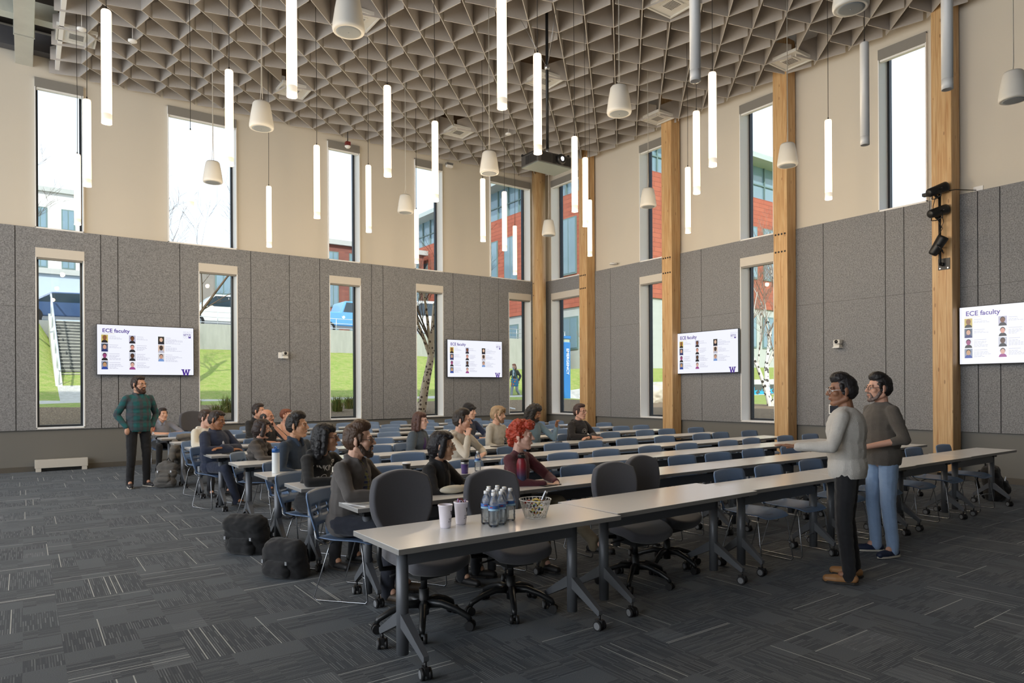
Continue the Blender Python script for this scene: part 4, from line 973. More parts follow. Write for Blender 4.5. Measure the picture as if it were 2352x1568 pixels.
def lens_mat():
    m, nt, out = new_mat('spectacle lens'); tr = nd(nt, 'ShaderNodeBsdfTransparent'); gl = nd(nt, 'ShaderNodeBsdfGlossy', i_Roughness=.03)
    n = nd(nt, 'ShaderNodeTexNoise', i_Scale=3.0); mx = nd(nt, 'ShaderNodeMixShader'); nt.links.new(mth(nt, 'ADD', .08, mth(nt, 'MULTIPLY', n.outputs[0], .04)), mx.inputs[0])
    nt.links.new(tr.outputs[0], mx.inputs[1]); nt.links.new(gl.outputs[0], mx.inputs[2]); nt.links.new(mx.outputs[0], out.inputs[0]); return m
m_lens = lens_mat()

def hand(S, wrist, d, up, side, curl=.5, s=1.0, thumb=1):
    """palm, four fingers and a thumb; d = along the hand, up = back of the hand, side = towards the thumb"""
    d, up = V(d).normalized(), V(up).normalized(); up = (up - d*up.dot(d)).normalized(); sd = d.cross(up)*thumb
    w = V(wrist); I = M.Identity(4)
    for k in (-1.3, -.45, .45, 1.3): S.c(w + d*.01*s + sd*k*.009*s, .016*s, w + d*.082*s + sd*k*.017*s, .0125*s, I)
    for k, ln in ((1.45, .068), (.48, .078), (-.48, .072), (-1.45, .056)):
        b = w + d*.086*s + sd*k*.0165*s; a = .0
        for j, f in enumerate((.45, .32, .25)):
            a += curl*(.45 if j == 0 else .75); dd = d*math.cos(a) - up*math.sin(a) + sd*k*.03
            e_ = b + dd*ln*f*s; S.c(b, (.0092-.0008*j)*s, e_, (.0086-.0009*j)*s, I); b = e_
    b = w + d*.025*s + sd*.028*s - up*.006*s; dd = (d*.55 + sd*.75 - up*.25).normalized(); e_ = b + dd*.04*s; S.c(b, .0125*s, e_, .0105*s, I)
    dd = (d*.9 + sd*.35 - up*.3*(1+curl)).normalized(); S.c(e_, .0105*s, e_ + dd*.032*s, .0085*s, I)

def person(label, x, y, yaw=0, look=0, sit=True, s=1.0, lean=6, tyaw=None, pitch=0, roll=0, skin_c='d2a58c', hair='short', hair_c='2a1d15', brow_c=None,
           top_c='444444', top='sweater', pants_c='22252b', shoe_c='1c1c1e', glasses=None, beard=None, beard_len=1.0, mask=None, arms=None, legs=None, fine=True,
           female=False, group=None, z0=0.0, hood=False, collar=None, top_m=None, pants_m=None, bulk=0.0, sleeve=1.0, neck_fwd=0.0, cap=None, smile=0.0, seed=None):
    """x, y = point under the pelvis; angles in degrees, 0 faces -Y, positive turns towards +X"""
    seed = seed if seed is not None else x*13.7 + y*3.1
    D = math.radians; vx = .0055 if fine else .008
    hip = .56 if sit else .95
    tyaw = 0 if tyaw is None else tyaw - yaw
    T = M.Translation((0, 0, hip)) @ M.Rotation(D(tyaw), 4, 'Z') @ M.Rotation(D(lean), 4, 'X')
    shw = .142 if female else .165
    sh = {q: T @ V((q*shw, .0, .425)) for q in (-1, 1)}
    nb = T @ V((0, .012, .475)); hc = nb + T.to_3x3() @ V((0, -.03-neck_fwd, .168))
    H = M.Translation(hc) @ M.Rotation(D(look - yaw), 4, 'Z') @ M.Rotation(D(pitch), 4, 'X') @ M.Rotation(D(roll), 4, 'Y') @ M.Scale(1.07, 4)
    # limbs
    kn, an, toe = {}, {}, {}
    for q in (-1, 1):
        if legs and q in legs: kn[q], an[q], toe[q] = (V(p) for p in legs[q])
        elif sit: kn[q], an[q] = V((q*.13, -.44, .53)), V((q*.13, -.40, .09)); toe[q] = an[q] + V((q*.03, -.16, -.05))
        else: kn[q], an[q] = V((q*.11, -.02, .50)), V((q*.12, .02, .09)); toe[q] = an[q] + V((q*.04, -.17, -.05))
    hp = {q: V((q*.095, 0, hip - (.0 if sit else .02))) for q in (-1, 1)}
    A = {}
    for q in (-1, 1):
        a = (arms or {}).get(q)
        A[q] = [V(p) for p in a[:2]] + list(a[2:]) if a else [V((q*.27, -.2, .80)), V((q*.08, -.42, .79)), (-.6*q, -.6, -.1), .35]
    I = M.Identity(4)
    # --- body: one continuous surface from head to feet
    B = Shape()
    B.e((0, .012, .03), (.074, .094, .088), H); B.e((0, -.028, -.035), (.062, .066, .084), H); B.c((-.02, -.066, -.098), .021, (.02, -.066, -.098), .021, H)
    B.c((0, -.088, .018), .0085, (0, -.112, -.022), .0125, H); B.c((-.011, -.1, -.026), .0085, (.011, -.1, -.026), .0085, H)
    B.c((-.036, -.078, .026), .011, (.036, -.078, .026), .011, H); B.e((.04, -.06, -.02), (.025, .026, .025), H); B.e((-.04, -.06, -.02), (.025, .026, .025), H)
    B.c((-.017, -.091, -.054), .0062, (.017, -.091, -.054), .0062, H); B.c((-.015, -.088, -.064), .0068, (.015, -.088, -.064), .0068, H)
    for q in (-1, 1):
        B.e((q*.031, -.0765, .0115), (.0145, .0115, .0075), H); B.e((q*.031, -.076, -.0068), (.014, .0105, .0055), H)
        B.e((q*.077, .012, -.005), (.008, .019, .031), H, (0, 0, q*.35)); B.e((q*.074, .004, -.03), (.007, .01, .012), H)
        B.c((q*.055, .01, -.06), .022, (q*.025, -.055, -.092), .022, H)
    B.c(nb + V((0, .01, -.05)), .062 - .008*female, hc + H.to_3x3() @ V((0, .018, -.06)), .055 - .007*female, I)
    f = .86
    B.e((0, .005, .33), (.15*f+bulk*.5, .105*f+bulk, .17), T); B.e((0, -.005, .13), (.14*f+bulk, .10*f+bulk, .17), T); B.e((0, 0, -.01), (.16*f, .115*f, .11), T)
    B.c((-shw*.85, 0, .415), .045, (shw*.85, 0, .415), .045, T); B.c((-.04, .01, .455), .045, (.04, .01, .455), .045, T)
    for q in (-1, 1):
        el, wr = A[q][0], A[q][1]
        B.c(sh[q], .05, el, .037, I); B.c(el, .037, wr, .025, I)
        if not (len(A[q]) > 4 and A[q][4] == 'pocket'):
            d = V(A[q][2]) if A[q][2] else (wr - el)
            up = V(A[q][5]) if len(A[q]) > 5 else V((0, 0, 1))
            hand(B, wr, d, up, None, A[q][3], 1.0 if not female else .92, thumb=q)
        else: B.e(wr + V((0, -.0, -.05)), (.04, .03, .06))
        B.c(hp[q], .075, kn[q], .052, I); B.c(kn[q], .05, an[q], .034, I); B.c(an[q], .033, an[q] + (toe[q]-an[q])*.3, .03, I)
    me = B.bake('person', vx, 2); me.materials.append(skin(skin_c))
    root = bpy.data.objects.new('person', me); COL.objects.link(root)
    root.location = (x, y, z0); root.rotation_euler = (0, 0, D(yaw)); root.scale = (s, s, s); tag(root, label, 'person', group)
    def child(name, me, m):
        for q in (m if isinstance(m, list) else [m]): me.materials.append(q)
        o = bpy.data.objects.new(name, me); COL.objects.link(o); o.parent = root; return o
    # --- top
    S = Shape(); g = .012 + bulk*.4; tm = top_m or cloth(top_c)
    puff = .012 if top in ('puffer', 'coat') else .0; fw = .92 if female else 1.0
    S.e((0, .004, .31), ((.150+g)*fw+bulk*.5+puff, .106+g+bulk+puff, .185+g), T); S.e((0, -.004, .16), ((.142+g)*fw+bulk+puff, .104+g+bulk+puff, .22), T)
    S.e((0, .0, .0), ((.158+g)*fw+puff+bulk*.4, .118+g+puff+bulk*.5, .2 if not sit else .13), T)
    S.c((-shw*.8, 0, .405), .058+g*.4, (shw*.8, 0, .405), .058+g*.4, T)
    for q in (-1, 1): S.c((q*.035, .012, .475), .038+g*.3, (q*shw*.8, .004, .425), .046+g*.4, T)
    for q in (-1, 1):
        el, wr = A[q][0], A[q][1]
        S.c(sh[q], .054+g*.4+puff, el, .043+g*.3+puff, I)
        we = el + (wr - el)*(.93 if sleeve >= 1 else max(.02, sleeve))
        if sleeve >= .2: S.c(el, .043+g*.3+puff, we, .034+g*.25+puff*.8, I)
    if hood: S.c((-.085, .05, .47), .042, (.085, .05, .47), .042, T); S.c((-.09, .04, .47), .035, (-.055, -.06, .43), .024, T); S.c((.09, .04, .47), .035, (.055, -.06, .43), .024, T); S.e((0, .085, .44), (.09, .04, .07), T)
    if top in ('coat', 'jacket', 'puffer', 'shirt', 'cardigan'):
        S.c((-.05, .05, .51), .022, (.05, .05, .51), .022, T); S.c((-.062, .035, .512), .02, (-.045, -.055, .495), .017, T); S.c((.062, .035, .512), .02, (.045, -.055, .495), .017, T); S.c((-.045, -.055, .495), .017, (-.03, -.095, .44), .014, T); S.c((.045, -.055, .495), .017, (.03, -.095, .44), .014, T)
    mt = S.bake(top if top in ('jacket', 'shirt', 'sweater', 'cardigan', 'hoodie', 'coat') else 'jacket', vx*1.25, 6, .006, 8.0, seed)
    if not sit:
        bm = bmesh.new(); bm.from_mesh(mt); zc = T @ V((0, 0, -.085)); bmesh.ops.bisect_plane(bm, geom=bm.verts[:]+bm.edges[:]+bm.faces[:], plane_co=zc, plane_no=(0, 0, -1), clear_outer=True) if False else None
        kill = [v for v in bm.verts if v.co.z < zc.z and abs(v.co.x) < .24 and abs(v.co.y) < .2 and all((v.co - A[q][1]).length > .1 for q in (-1, 1))]; bmesh.ops.delete(bm, geom=kill, context='VERTS'); bm.to_mesh(mt); bm.free()
    if top == 'puffer':
        nn = [v.normal.copy() for v in mt.vertices]
        for v, q in zip(mt.vertices, nn): v.co += q*(.007*math.sin(v.co.z*85))
    to = child({'puffer': 'puffer_jacket'}.get(top, top), mt, tm)
    if top in ('jacket', 'cardigan', 'coat'):                  # open front showing the shirt
        S = Shape(); S.e((0, -.03, .28), (.075, .092+g+bulk, .2), T); S.c((0, -.04, .45), .05, (0, -.075, .38), .052, T)
        child('shirt', S.bake('shirt', vx*1.3, 2), collar or cloth('d8dade'))
    # --- trousers
    S = Shape()
    S.e((0, .0, hip+.01), (.158, .122, .12), I)
    for q in (-1, 1):
        S.c(hp[q], .092, kn[q], .066, I); S.c(kn[q], .066, an[q] + V((0, 0, .02)), .054, I); S.c(an[q] + V((0, 0, .02)), .054, an[q] + V((0, -.005, -.025)), .055, I)
    child('trousers', S.bake('trousers', vx*1.35, 4, .0045, 11.0, seed+5), pants_m or cloth(pants_c, 'denim'))
    for q in (-1, 1):
        S = Shape(); d = (toe[q]-an[q]); d.z = 0; d = d.normalized() if d.length > .01 else V((0, -1, 0)); bs = an[q].copy(); hz = max(an[q].z - .055, .028)
        a, b_ = V((bs.x, bs.y, hz+.012)) - d*.035, V((bs.x, bs.y, hz)) + d*.165
        S.c(a, .038, b_ - d*.08, .040, I); S.c(b_ - d*.07, .042, b_, .034, I); S.c(V((bs.x, bs.y, hz+.04)), .042, V((bs.x, bs.y, hz+.06)), .038, I)
        sm = S.bake('shoe', .007, 2)
        for v in sm.vertices: v.co.z = max(v.co.z, hz - .027)
        so = child('shoe', sm, mat('shoe ' + shoe_c, shoe_c, .5, nz=.08))
        mb = MB(); n = V((-d.y, d.x, 0))
        poly = [a - d*.035 + n*.025, a + n*.04, b_ - d*.06 + n*.045, b_ + n*.03, b_ + d*.036, b_ - n*.03, b_ - d*.06 - n*.045, a - n*.04, a - d*.035 - n*.025]
        mb.prism([(p.x, p.y) for p in poly], hz - .028, hz - .012); c = mb.build('sole', mat('pale sole', 'c9c4b8', .7) if shoe_c in ('1f2a44', '2b2b2e') else mat('dark sole', '2a2622', .7), so)
    # --- eyes, brows
    mb = MB()
    for q in (-1, 1):
        mb.cur = 0; mb.ball((q*.031, -.0755, .002), .0112); mb.cur = 1; mb.ball((q*.031, -.0842, .002), (.0055, .0032, .0052))
    for i, p in enumerate(mb.v): mb.v[i] = tuple(H @ V(p))
    child('eyes', mb.mesh('eyes', []), [m_eye, m_iris])
    mb = MB()
    for q in (-1, 1):
        mb.cur = 0; pts = [H @ V(p) for p in ((q*.015, -.0905, .024), (q*.032, -.0885, .029), (q*.05, -.076, .023))]; mb.tube(pts, [.0035, .004, .0022], 6)
    child('eyebrows', mb.mesh('eyebrows', []), hairm(brow_c or hair_c))
    mb = MB()
    mb.tube([H @ V(p) for p in ((-.021, -.0935, -.058), (-.008, -.0985, -.0565), (.008, -.0985, -.0565), (.021, -.0935, -.058))], [.002, .0042, .0042, .002], 6)
    mb.tube([H @ V(p) for p in ((-.018, -.092, -.063), (0, -.0975, -.065), (.018, -.092, -.063))], [.002, .005, .002], 6)
    mm = mix(rgb(skin_c), rgb('9a4a45'), .45); child('lips', mb.mesh('lips', []), mat('lips ' + skin_c, mm, .4))
    # --- hair
    S = Shape(); hw = .0045
    if hair != 'bald' and cap is None:
        S.e((0, .024, .042), (.079, .092, .088), H)
    if hair in ('short', 'side', 'thick'):
        S.e((0, .036, .006), (.081, .084, .085), H); t = {'short': .0, 'side': .012, 'thick': .014}[hair]
        S.e((0, -.01, .095+t*.5), (.066, .075, .036+t), H)
        for q in (-1, 1): S.c((q*.07, -.025, .04), .013, (q*.073, -.022, .0), .008, H)
    elif hair == 'long':
        S.e((0, .04, -.01), (.086, .085, .11), H); S.e((0, .0, .075), (.074, .088, .05), H)
        for q in (-1, 1): S.c((q*.068, -.012, .06), .026, (q*.083, .0, -.12), .026, H); S.c((q*.07, .04, -.05), .04, (q*.07, .05, -.16), .03, H)
        S.c((0, .07, -.03), .06, (0, .075, -.17), .045, H)
    elif hair == 'curly':
        S.e((0, .045, -.01), (.105, .09, .12), H); S.e((0, .0, .085), (.08, .085, .05), H); hw = .014
        for q in (-1, 1):
            S.c((q*.075, -.015, .06), .035, (q*.105, -.005, -.12), .045, H); S.c((q*.1, .04, -.06), .05, (q*.1, .05, -.18), .045, H)
        S.c((0, .08, -.03), .07, (0, .08, -.19), .06, H)
    elif hair == 'bob':
        S.e((0, .035, .0), (.088, .088, .098), H); S.e((0, .0, .085), (.076, .085, .045), H)
        for q in (-1, 1): S.c((q*.07, -.03, .06), .024, (q*.08, -.012, -.07), .026, H)
        S.c((0, .07, -.02), .06, (0, .065, -.085), .04, H)
        S.c((-.04, -.075, .085), .018, (.045, -.07, .08), .016, H)
    elif hair == 'pony':
        S.e((0, .03, .03), (.08, .09, .085), H); S.e((0, -.005, .088), (.072, .082, .04), H)
        S.c((.045, .085, .0), .032, (.06, .06, -.1), .03, H); S.c((.06, .06, -.1), .03, (.075, .0, -.25), .018, H)
        S.c((-.05, -.075, .08), .014, (.05, -.075, .08), .014, H)
    elif hair == 'quiff':
        S.e((0, .01, .10), (.064, .088, .045), H); S.e((0, -.06, .105), (.055, .04, .035), H); S.c((-.045, -.085, .1), .024, (.05, -.08, .105), .026, H); S.e((0, .06, .06), (.06, .05, .06), H); S.c((0, .1, .03), .035, (0, .09, -.08), .018, H); hw = .016
    elif hair == 'bald':
        S.e((0, .05, .0), (.078, .062, .062), H)
        for q in (-1, 1): S.e((q*.066, .02, .015), (.018, .05, .04), H)
    elif hair == 'fringe':
        S.e((0, .035, .0), (.085, .086, .09), H); S.e((0, -.005, .09), (.078, .085, .045), H)
        for q in (-1, 1): S.c((q*.06, -.07, .085), .022, (q*.075, -.05, .0), .014, H); S.c((q*.03, -.082, .085), .016, (q*.05, -.086, .04), .01, H)
    if cap is None or hair in ('long', 'curly'):
        me = S.bake('hair', vx*.9, 1, hw, 26, seed, .55); child('hair', me, hairm(hair_c))
    if cap:
        S = Shape(); S.e((0, .012, .055), (.085, .103, .09), H); S.e((0, .03, .06), (.08, .095, .095), H); S.c((-.05, -.075, .065), .018, (.05, -.075, .065), .018, H)
        for q in (-1, 1): S.c((q*.05, -.075, .065), .018, (q*.085, .01, .04), .016, H); S.c((q*.085, .01, .04), .016, (q*.04, .105, .02), .018, H)
        child('knit_hat', S.bake('knit_hat', vx, 2, .002, 40), cloth(cap, 'knit', .6, 160)); S = Shape(); S.e((0, .07, -.03), (.06, .04, .05), H); child('hair', S.bake('hair', vx, 1, .004, 30), hairm(hair_c))
    if beard:
        S = Shape(); bl = beard_len
        S.c((-.058, -.02, -.04), .017, (-.05, -.045, -.082), .02*bl, H); S.c((.058, -.02, -.04), .017, (.05, -.045, -.082), .02*bl, H)
        S.c((-.05, -.045, -.082), .02*bl, (-.018, -.075, -.102-.006*bl), .023*bl, H); S.c((.05, -.045, -.082), .02*bl, (.018, -.075, -.102-.006*bl), .023*bl, H); S.c((-.018, -.078, -.1), .024*bl, (.018, -.078, -.1), .024*bl, H)
        S.c((-.024, -.087, -.046), .0075, (0, -.094, -.0425), .0085, H); S.c((.024, -.087, -.046), .0075, (0, -.094, -.0425), .0085, H); S.c((-.026, -.085, -.048), .007, (-.03, -.078, -.075), .011, H); S.c((.026, -.085, -.048), .007, (.03, -.078, -.075), .011, H)
        child('beard', S.bake('beard', vx*.8, 1, .003, 40, seed), hairm(beard))
    if mask:
        S = Shape(); S.e((0, -.062, -.06), (.058, .056, .052), H); child('face_mask', S.bake('face_mask', vx, 2), cloth(mask, 'mask'))
        mb = MB()
        for q in (-1, 1): mb.tube([H @ V(p) for p in ((q*.055, -.07, -.04), (q*.078, .0, -.01))], .0015, 4); mb.tube([H @ V(p) for p in ((q*.052, -.065, -.085), (q*.078, .01, -.03))], .0015, 4)
        child('mask_loops', mb.mesh('mask_loops', []), m_dark)
    if glasses:
        mb = MB()
        for q in (-1, 1):
            c = V((q*.033, -.104, .002)); pts = [H @ (c + V((.025*math.cos(a)*(1 if abs(math.cos(a)) < .8 else .97), .004*abs(math.cos(a)), .018*math.sin(a)))) for a in [2*PI*k/16 for k in range(17)]]
            mb.cur = 0; mb.tube(pts, .0018, 6, False); mb.tube([H @ V(p) for p in ((q*.057, -.1, .006), (q*.074, -.04, .008), (q*.077, .015, .004), (q*.076, .03, -.012))], .0019, 6)
            mb.cur = 1; mb.add([H @ (c + V((.024*math.cos(a), .002, .017*math.sin(a)))) for a in [2*PI*k/16 for k in range(16)]], [tuple(range(16))])
        mb.cur = 0; mb.tube([H @ V(p) for p in ((-.009, -.106, .006), (0, -.11, .009), (.009, -.106, .006))], .0018, 6)
        child('glasses', mb.mesh('glasses', []), [mat('spectacle frame ' + glasses, glasses, .3), m_lens])
    root['_'] = 0; del root['_']
    return root, to, H, T
def print_on(person_t, draw, width_axis_mat, col):
    """lettering laid on the cloth: each vertex is dropped onto the garment"""
    root, top, H, T = person_t
    mb = MB(); draw(mb)
    me = mb.mesh('print', col); bm = bmesh.new(); bm.from_mesh(me)
    bmesh.ops.triangulate(bm, faces=bm.faces); bmesh.ops.subdivide_edges(bm, edges=bm.edges, cuts=2, use_grid_fill=True); bm.to_mesh(me); bm.free()
    tree = BVHTree.FromPolygons([v.co for v in top.data.vertices], [p.vertices for p in top.data.polygons])
    d = (width_axis_mat.to_3x3() @ V((0, 1, 0))).normalized()
    bm = bmesh.new(); bm.from_mesh(me); hits = []
    for v in bm.verts:
        p = width_axis_mat @ v.co; h = tree.ray_cast(p - d*.3, d); hits.append((v, h, (h[0]-p).dot(d) if h[0] else None))
    ds = sorted(x[2] for x in hits if x[2] is not None); top_d = ds[int(len(ds)*.8)]
    for v, h, q in hits:
        if q is not None: v.co = h[0] - d*.004
    bmesh.ops.delete(bm, geom=[v for v, h, q in hits if q is None or abs(q-top_d) > .06], context='VERTS'); bm.to_mesh(me); bm.free()
    o = bpy.data.objects.new('chest_print', me); COL.objects.link(o); o.parent = top; return o
RX = M.Rotation(PI/2, 4, 'X')
CROSS = {-1: ((-.25, -.16, .80), (.06, -.30, .80), (1, -.15, 0), .4), 1: ((.25, -.18, .80), (-.06, -.26, .83), (-1, -.1, 0), .4)}
TABLE = {-1: ((-.27, -.2, .80), (-.08, -.40, .775), (.7, -.5, -.05), .4), 1: ((.27, -.2, .80), (.08, -.42, .775), (-.7, -.4, -.05), .4)}
LAP = {-1: ((-.25, -.08, .75), (-.1, -.33, .66), (.6, -.5, -.1), .5), 1: ((.25, -.08, .75), (.1, -.33, .66), (-.6, -.5, -.1), .5)}
# ---------------------------------------------------------------- the audience
AUD = 'seated audience'
TEAL = plaid('teal and maroon plaid', '1f5a5c', '4a3a44', '18363a', 9)
PL2 = plaid('navy yellow check', '2a3350', '8a8446', 'c8c8c0', 26)
POCK = {-1: ((-.285, .07, 1.13), (-.175, -.05, .93), None, .3, 'pocket'), 1: ((.285, .07, 1.13), (.175, -.05, .93), None, .3, 'pocket')}
person('bearded man standing at the left in a teal plaid shirt, hands in pockets', 1.53, 12.72, 12, 38, False, 1.06, 1, None, 2, 0, 'c99a80', 'short', '2b1d16', top='shirt', top_m=TEAL, pants_c='15161a', shoe_c='2b2b2e', glasses='1c1a1a', beard='3a241a', beard_len=1.15, arms=POCK, bulk=.02, collar=cloth('15171a'))
P11 = person('bearded man in a grey cardigan and glasses at the aisle end of the second row', 2.04, 5.08, 40, 56, True, 1.0, 9, 34, 0, 0, 'cfa48c', 'thick', '4a3424', top='cardigan', top_c='565250', collar=PL2, pants_c='191d29', shoe_c='4a3d30', glasses='22242e', beard='3a2a20', bulk=.02,
       arms={-1: ((-.29, -.18, .80), (-.05, -.44, .79), (.75, -.6, -.05), .4), 1: ((.27, -.2, .80), (.1, -.43, .79), (-.5, -.75, -.05), .4)})
person('black-haired woman in a black jacket seated behind the cream pouch', 2.80, 5.12, 30, 50, True, .93, 10, 30, 4, 0, 'c89f84', 'bob', '18151a', top='jacket', top_c='1d1d20', collar=cloth('151417'), glasses='8a7a6a', female=True, arms=TABLE, bulk=.015)
P17 = person('person with red hair in a maroon sweater seated behind the tall red bottle', 3.66, 5.08, 18, 42, True, .96, 5, 20, 0, 0, 'd6ab98', 'quiff', 'a83a22', brow_c='4a2a20', top='sweater', top_m=cloth('5a2733', 'knit', .6, 200), pants_c='6f6552', shoe_c='1c1c1e', arms=TABLE, female=True,
       legs={-1: ((-.12, -.44, .53), (-.12, -.40, .09), (-.14, -.56, .04)), 1: ((.08, -.44, .60), (.10, -.80, .26), (.13, -.96, .24))})
P10 = person('person with long black hair, glasses and a black printed hoodie in the third row', 2.16, 6.24, 28, 58, True, .98, 16, 26, 2, -4, 'b98a6c', 'long', '121114', top='hoodie', top_c='191a1c', hood=True, pants_c='1b1b1e', shoe_c='1c1c1e', glasses='3a3a3e',
       arms={-1: ((-.30, -.26, .79), (-.02, -.46, .79), (.9, -.35, 0), .4), 1: ((.27, -.24, .80), (.05, -.44, .81), (-.8, -.4, 0), .4)})
person('dark-haired man in a dark denim shirt seated in the fourth row by the aisle', 2.37, 7.40, 28, 50, True, 1.0, 4, 28, 0, 0, 'c0906f', 'thick', '17120f', top='shirt', top_c='2d3a4a', pants_c='6d86a6', shoe_c='1c1c1e', arms=LAP)
person('masked person in a dark puffer jacket seated in the fifth row', 2.34, 8.82, 55, 70, True, .92, 8, 55, 4, 0, 'cf9f86', 'bob', '2a1d1a', top='puffer', top_c='4a4542', hood=False, collar=cloth('8a857c'), pants_c='202024', glasses='b9b9bc', mask='17171a', arms=TABLE)
person('man in a navy jacket with crossed arms seated in the sixth row by the aisle', 2.13, 10.02, 22, 48, True, .98, 3, 24, 12, 8, '9a6a4c', 'short', '2a1e18', top='coat', top_c='1f2940', collar=cloth('c9ccd6'), pants_c='20283c', shoe_c='17171a', glasses='2a2420', arms=CROSS, bulk=.035,
       legs={-1: ((-.12, -.42, .55), (.02, -.46, .12), (.05, -.62, .07)), 1: ((.10, -.44, .52), (.13, -.36, .09), (.16, -.5, .04))})
person('person in a cream hoodie half hidden behind the man in the navy jacket', 2.24, 11.3, 20, 45, True, .97, 6, None, 6, 0, 'd8ac98', 'short', '3a2a20', top='hoodie', top_c='d9d5c8', hood=True, arms=TABLE)
person('balding man in a dark T-shirt resting his chin on his fist', 3.12, 11.2, 15, 40, True, .97, 8, 15, 0, 0, 'c48f74', 'bald', '2a2422', top='shirt', top_c='26262b', sleeve=.0, glasses='3a2f2a', beard='5a4a44', beard_len=.85, bulk=.03,
       arms={-1: ((-.27, -.24, .80), (-.05, -.40, .79), (.7, -.5, 0), .5), 1: ((.24, -.34, .80), (.07, -.24, 1.02), (-.3, .1, .8), 1.2)})
person('young man in a black jacket seated in the eighth row by the window', 3.34, 12.62, 25, 45, True, 1.02, 10, 25, 0, 0, 'c9987e', 'short', '2a1e18', top='jacket', top_c='1c1d20', collar=cloth('2a2a2c'), arms=TABLE, bulk=.02, fine=False)
person('woman with a reddish ponytail and pink top seated in the eighth row', 3.88, 12.62, 20, 48, True, .93, 4, 20, -4, 0, 'd6a790', 'pony', '7a4630', top='shirt', top_c='d4ac9c', female=True, fine=False, arms={-1: TABLE[-1], 1: ((.22, -.3, .80), (.06, -.28, .96), (-.2, 0, .8), .9)})
person('woman with long brown hair and a blue-grey coat in the fifth row', 4.56, 8.78, 30, 42, True, .95, 7, 30, 2, 0, 'dcb3a2', 'long', '4a2f28', top='coat', top_c='48535e', collar=cloth('4a3568', 'scarf'), glasses='3a2f38', female=True, arms=LAP, bulk=.02)
P14 = person('man in a cream lettered hoodie resting his mouth on his hand', 4.42, 7.42, 18, 48, True, 1.0, 9, 18, 4, 0, 'cfa088', 'thick', '2a221d', top='hoodie', top_c='c3bcae', hood=True, arms={-1: ((-.22, -.36, .79), (-.07, -.27, 1.0), (.25, .1, .8), 1.3), 1: ((.27, -.22, .80), (.04, -.44, .79), (-.8, -.3, 0), .4)})
person('man in a black knit hat and navy jacket in the sixth row', 6.15, 9.95, 10, 28, True, 1.0, 6, 10, 2, 0, 'd2a58c', 'short', '3a2a20', top='jacket', top_c='232f4c', collar=cloth('3a3f4a'), cap='17171a', arms=TABLE, fine=False)
person('blond man in a light grey hoodie in the fifth row', 5.92, 8.74, 15, 34, True, .99, 4, 15, 4, 0, 'd4a68c', 'fringe', '9a8060', top='hoodie', top_c='b5b0a5', hood=True, beard='7a5f44', beard_len=.8, arms=LAP, fine=False)
person('man with long dark curly hair in a blue-grey sweater looking down', 6.63, 8.74, 12, 26, True, 1.0, 4, 12, 20, 0, '9a6c4e', 'curly', '1c1816', top='sweater', top_c='6e8593', beard='2a201a', beard_len=.8, fine=False, arms={-1: LAP[-1], 1: ((.25, -.26, .79), (.19, -.36, .97), (0, -.1, 1), 1.3)})
P19 = person('man in glasses and a black hoodie with forearms crossed on the table', 7.55, 8.72, 6, 14, True, 1.0, 7, 6, 0, 0, 'cfa08a', 'short', '3a2622', top='hoodie', top_c='232124', hood=True, glasses='2a2a2c', arms={q: CROSS[q][:1] + ((CROSS[q][1][0], CROSS[q][1][1]-.08, .78),) + CROSS[q][2:] for q in CROSS}, bulk=.03, sleeve=.75)
person('person in a grey T-shirt in the back row, hidden behind the standing man', 2.22, 15.2, 5, 20, True, .95, 14, 5, 0, 0, 'cf9f84', 'short', '2a1e18', top='shirt', top_c='7d7f88', sleeve=0, pants_c='141416', shoe_c='d8d8d4', fine=False, arms={-1: ((-.27, -.25, .79), (.05, -.42, .785), (.9, -.2, 0), .4), 1: ((.36, -.26, .79), (.08, -.44, .785), (-.9, -.2, 0), .4)})
# chairs turn with the people sitting on them
for pr in [q for q in SC.objects if q.name.startswith('person') and q.parent is None and q.location.y < 16]:
    if pr.location.y > 12.69 and pr.location.x < 1.6: continue
    best = min((q for q in SC.objects if q.name.startswith('stacking_chair') and q.parent is None), key=lambda q: (q.location.xy - pr.location.xy).length)
    if (best.location.xy - pr.location.xy).length < .5:
        a = pr.rotation_euler.z; best.rotation_euler.z = a; best.location.x = pr.location.x + .06*math.sin(a); best.location.y = pr.location.y - .06*math.cos(a)
# the two lecturers
person('lecturer in a cream sweater and black trousers gesturing with his arm, seen from behind', 5.48, 2.95, -158, -132, False, .975, 2, -160, 2, 0, '8a6048', 'thick', '1d1a1c', top='sweater', top_m=cloth('c5c1ba', 'knit', .7, 260), pants_c='111217', shoe_c='9a6f45', glasses='d0d0d0', bulk=.03,
       arms={1: ((.30, -.08, 1.14), (.27, -.36, 1.13), (.05, -1, .1), .15), -1: ((-.29, -.02, 1.12), (-.12, -.27, 1.1), (.5, -.7, 0), .4)},
       legs={-1: ((-.12, -.02, .50), (-.14, .03, .09), (-.17, -.14, .04)), 1: ((.10, -.02, .50), (.12, .02, .09), (.15, -.16, .04))})
person('second lecturer in a dark half-zip sweater and light blue jeans, facing left', 6.60, 3.22, -118, -126, False, .985, 1, -120, 0, 0, 'cf9f88', 'thick', '1d1a1b', top='sweater', top_m=cloth('5c564f', 'knit', .7, 240), pants_c='8aa3c4', shoe_c='1f2a44', glasses='2a211e', beard='6a5a54', beard_len=.75, bulk=.035, sleeve=.28, hood=False,
       arms={1: ((.29, .02, 1.12), (.10, -.25, 1.04), (-.75, -.5, 0), .5), -1: ((-.29, .02, 1.12), (-.08, -.26, 1.06), (.75, -.5, 0), .5)})
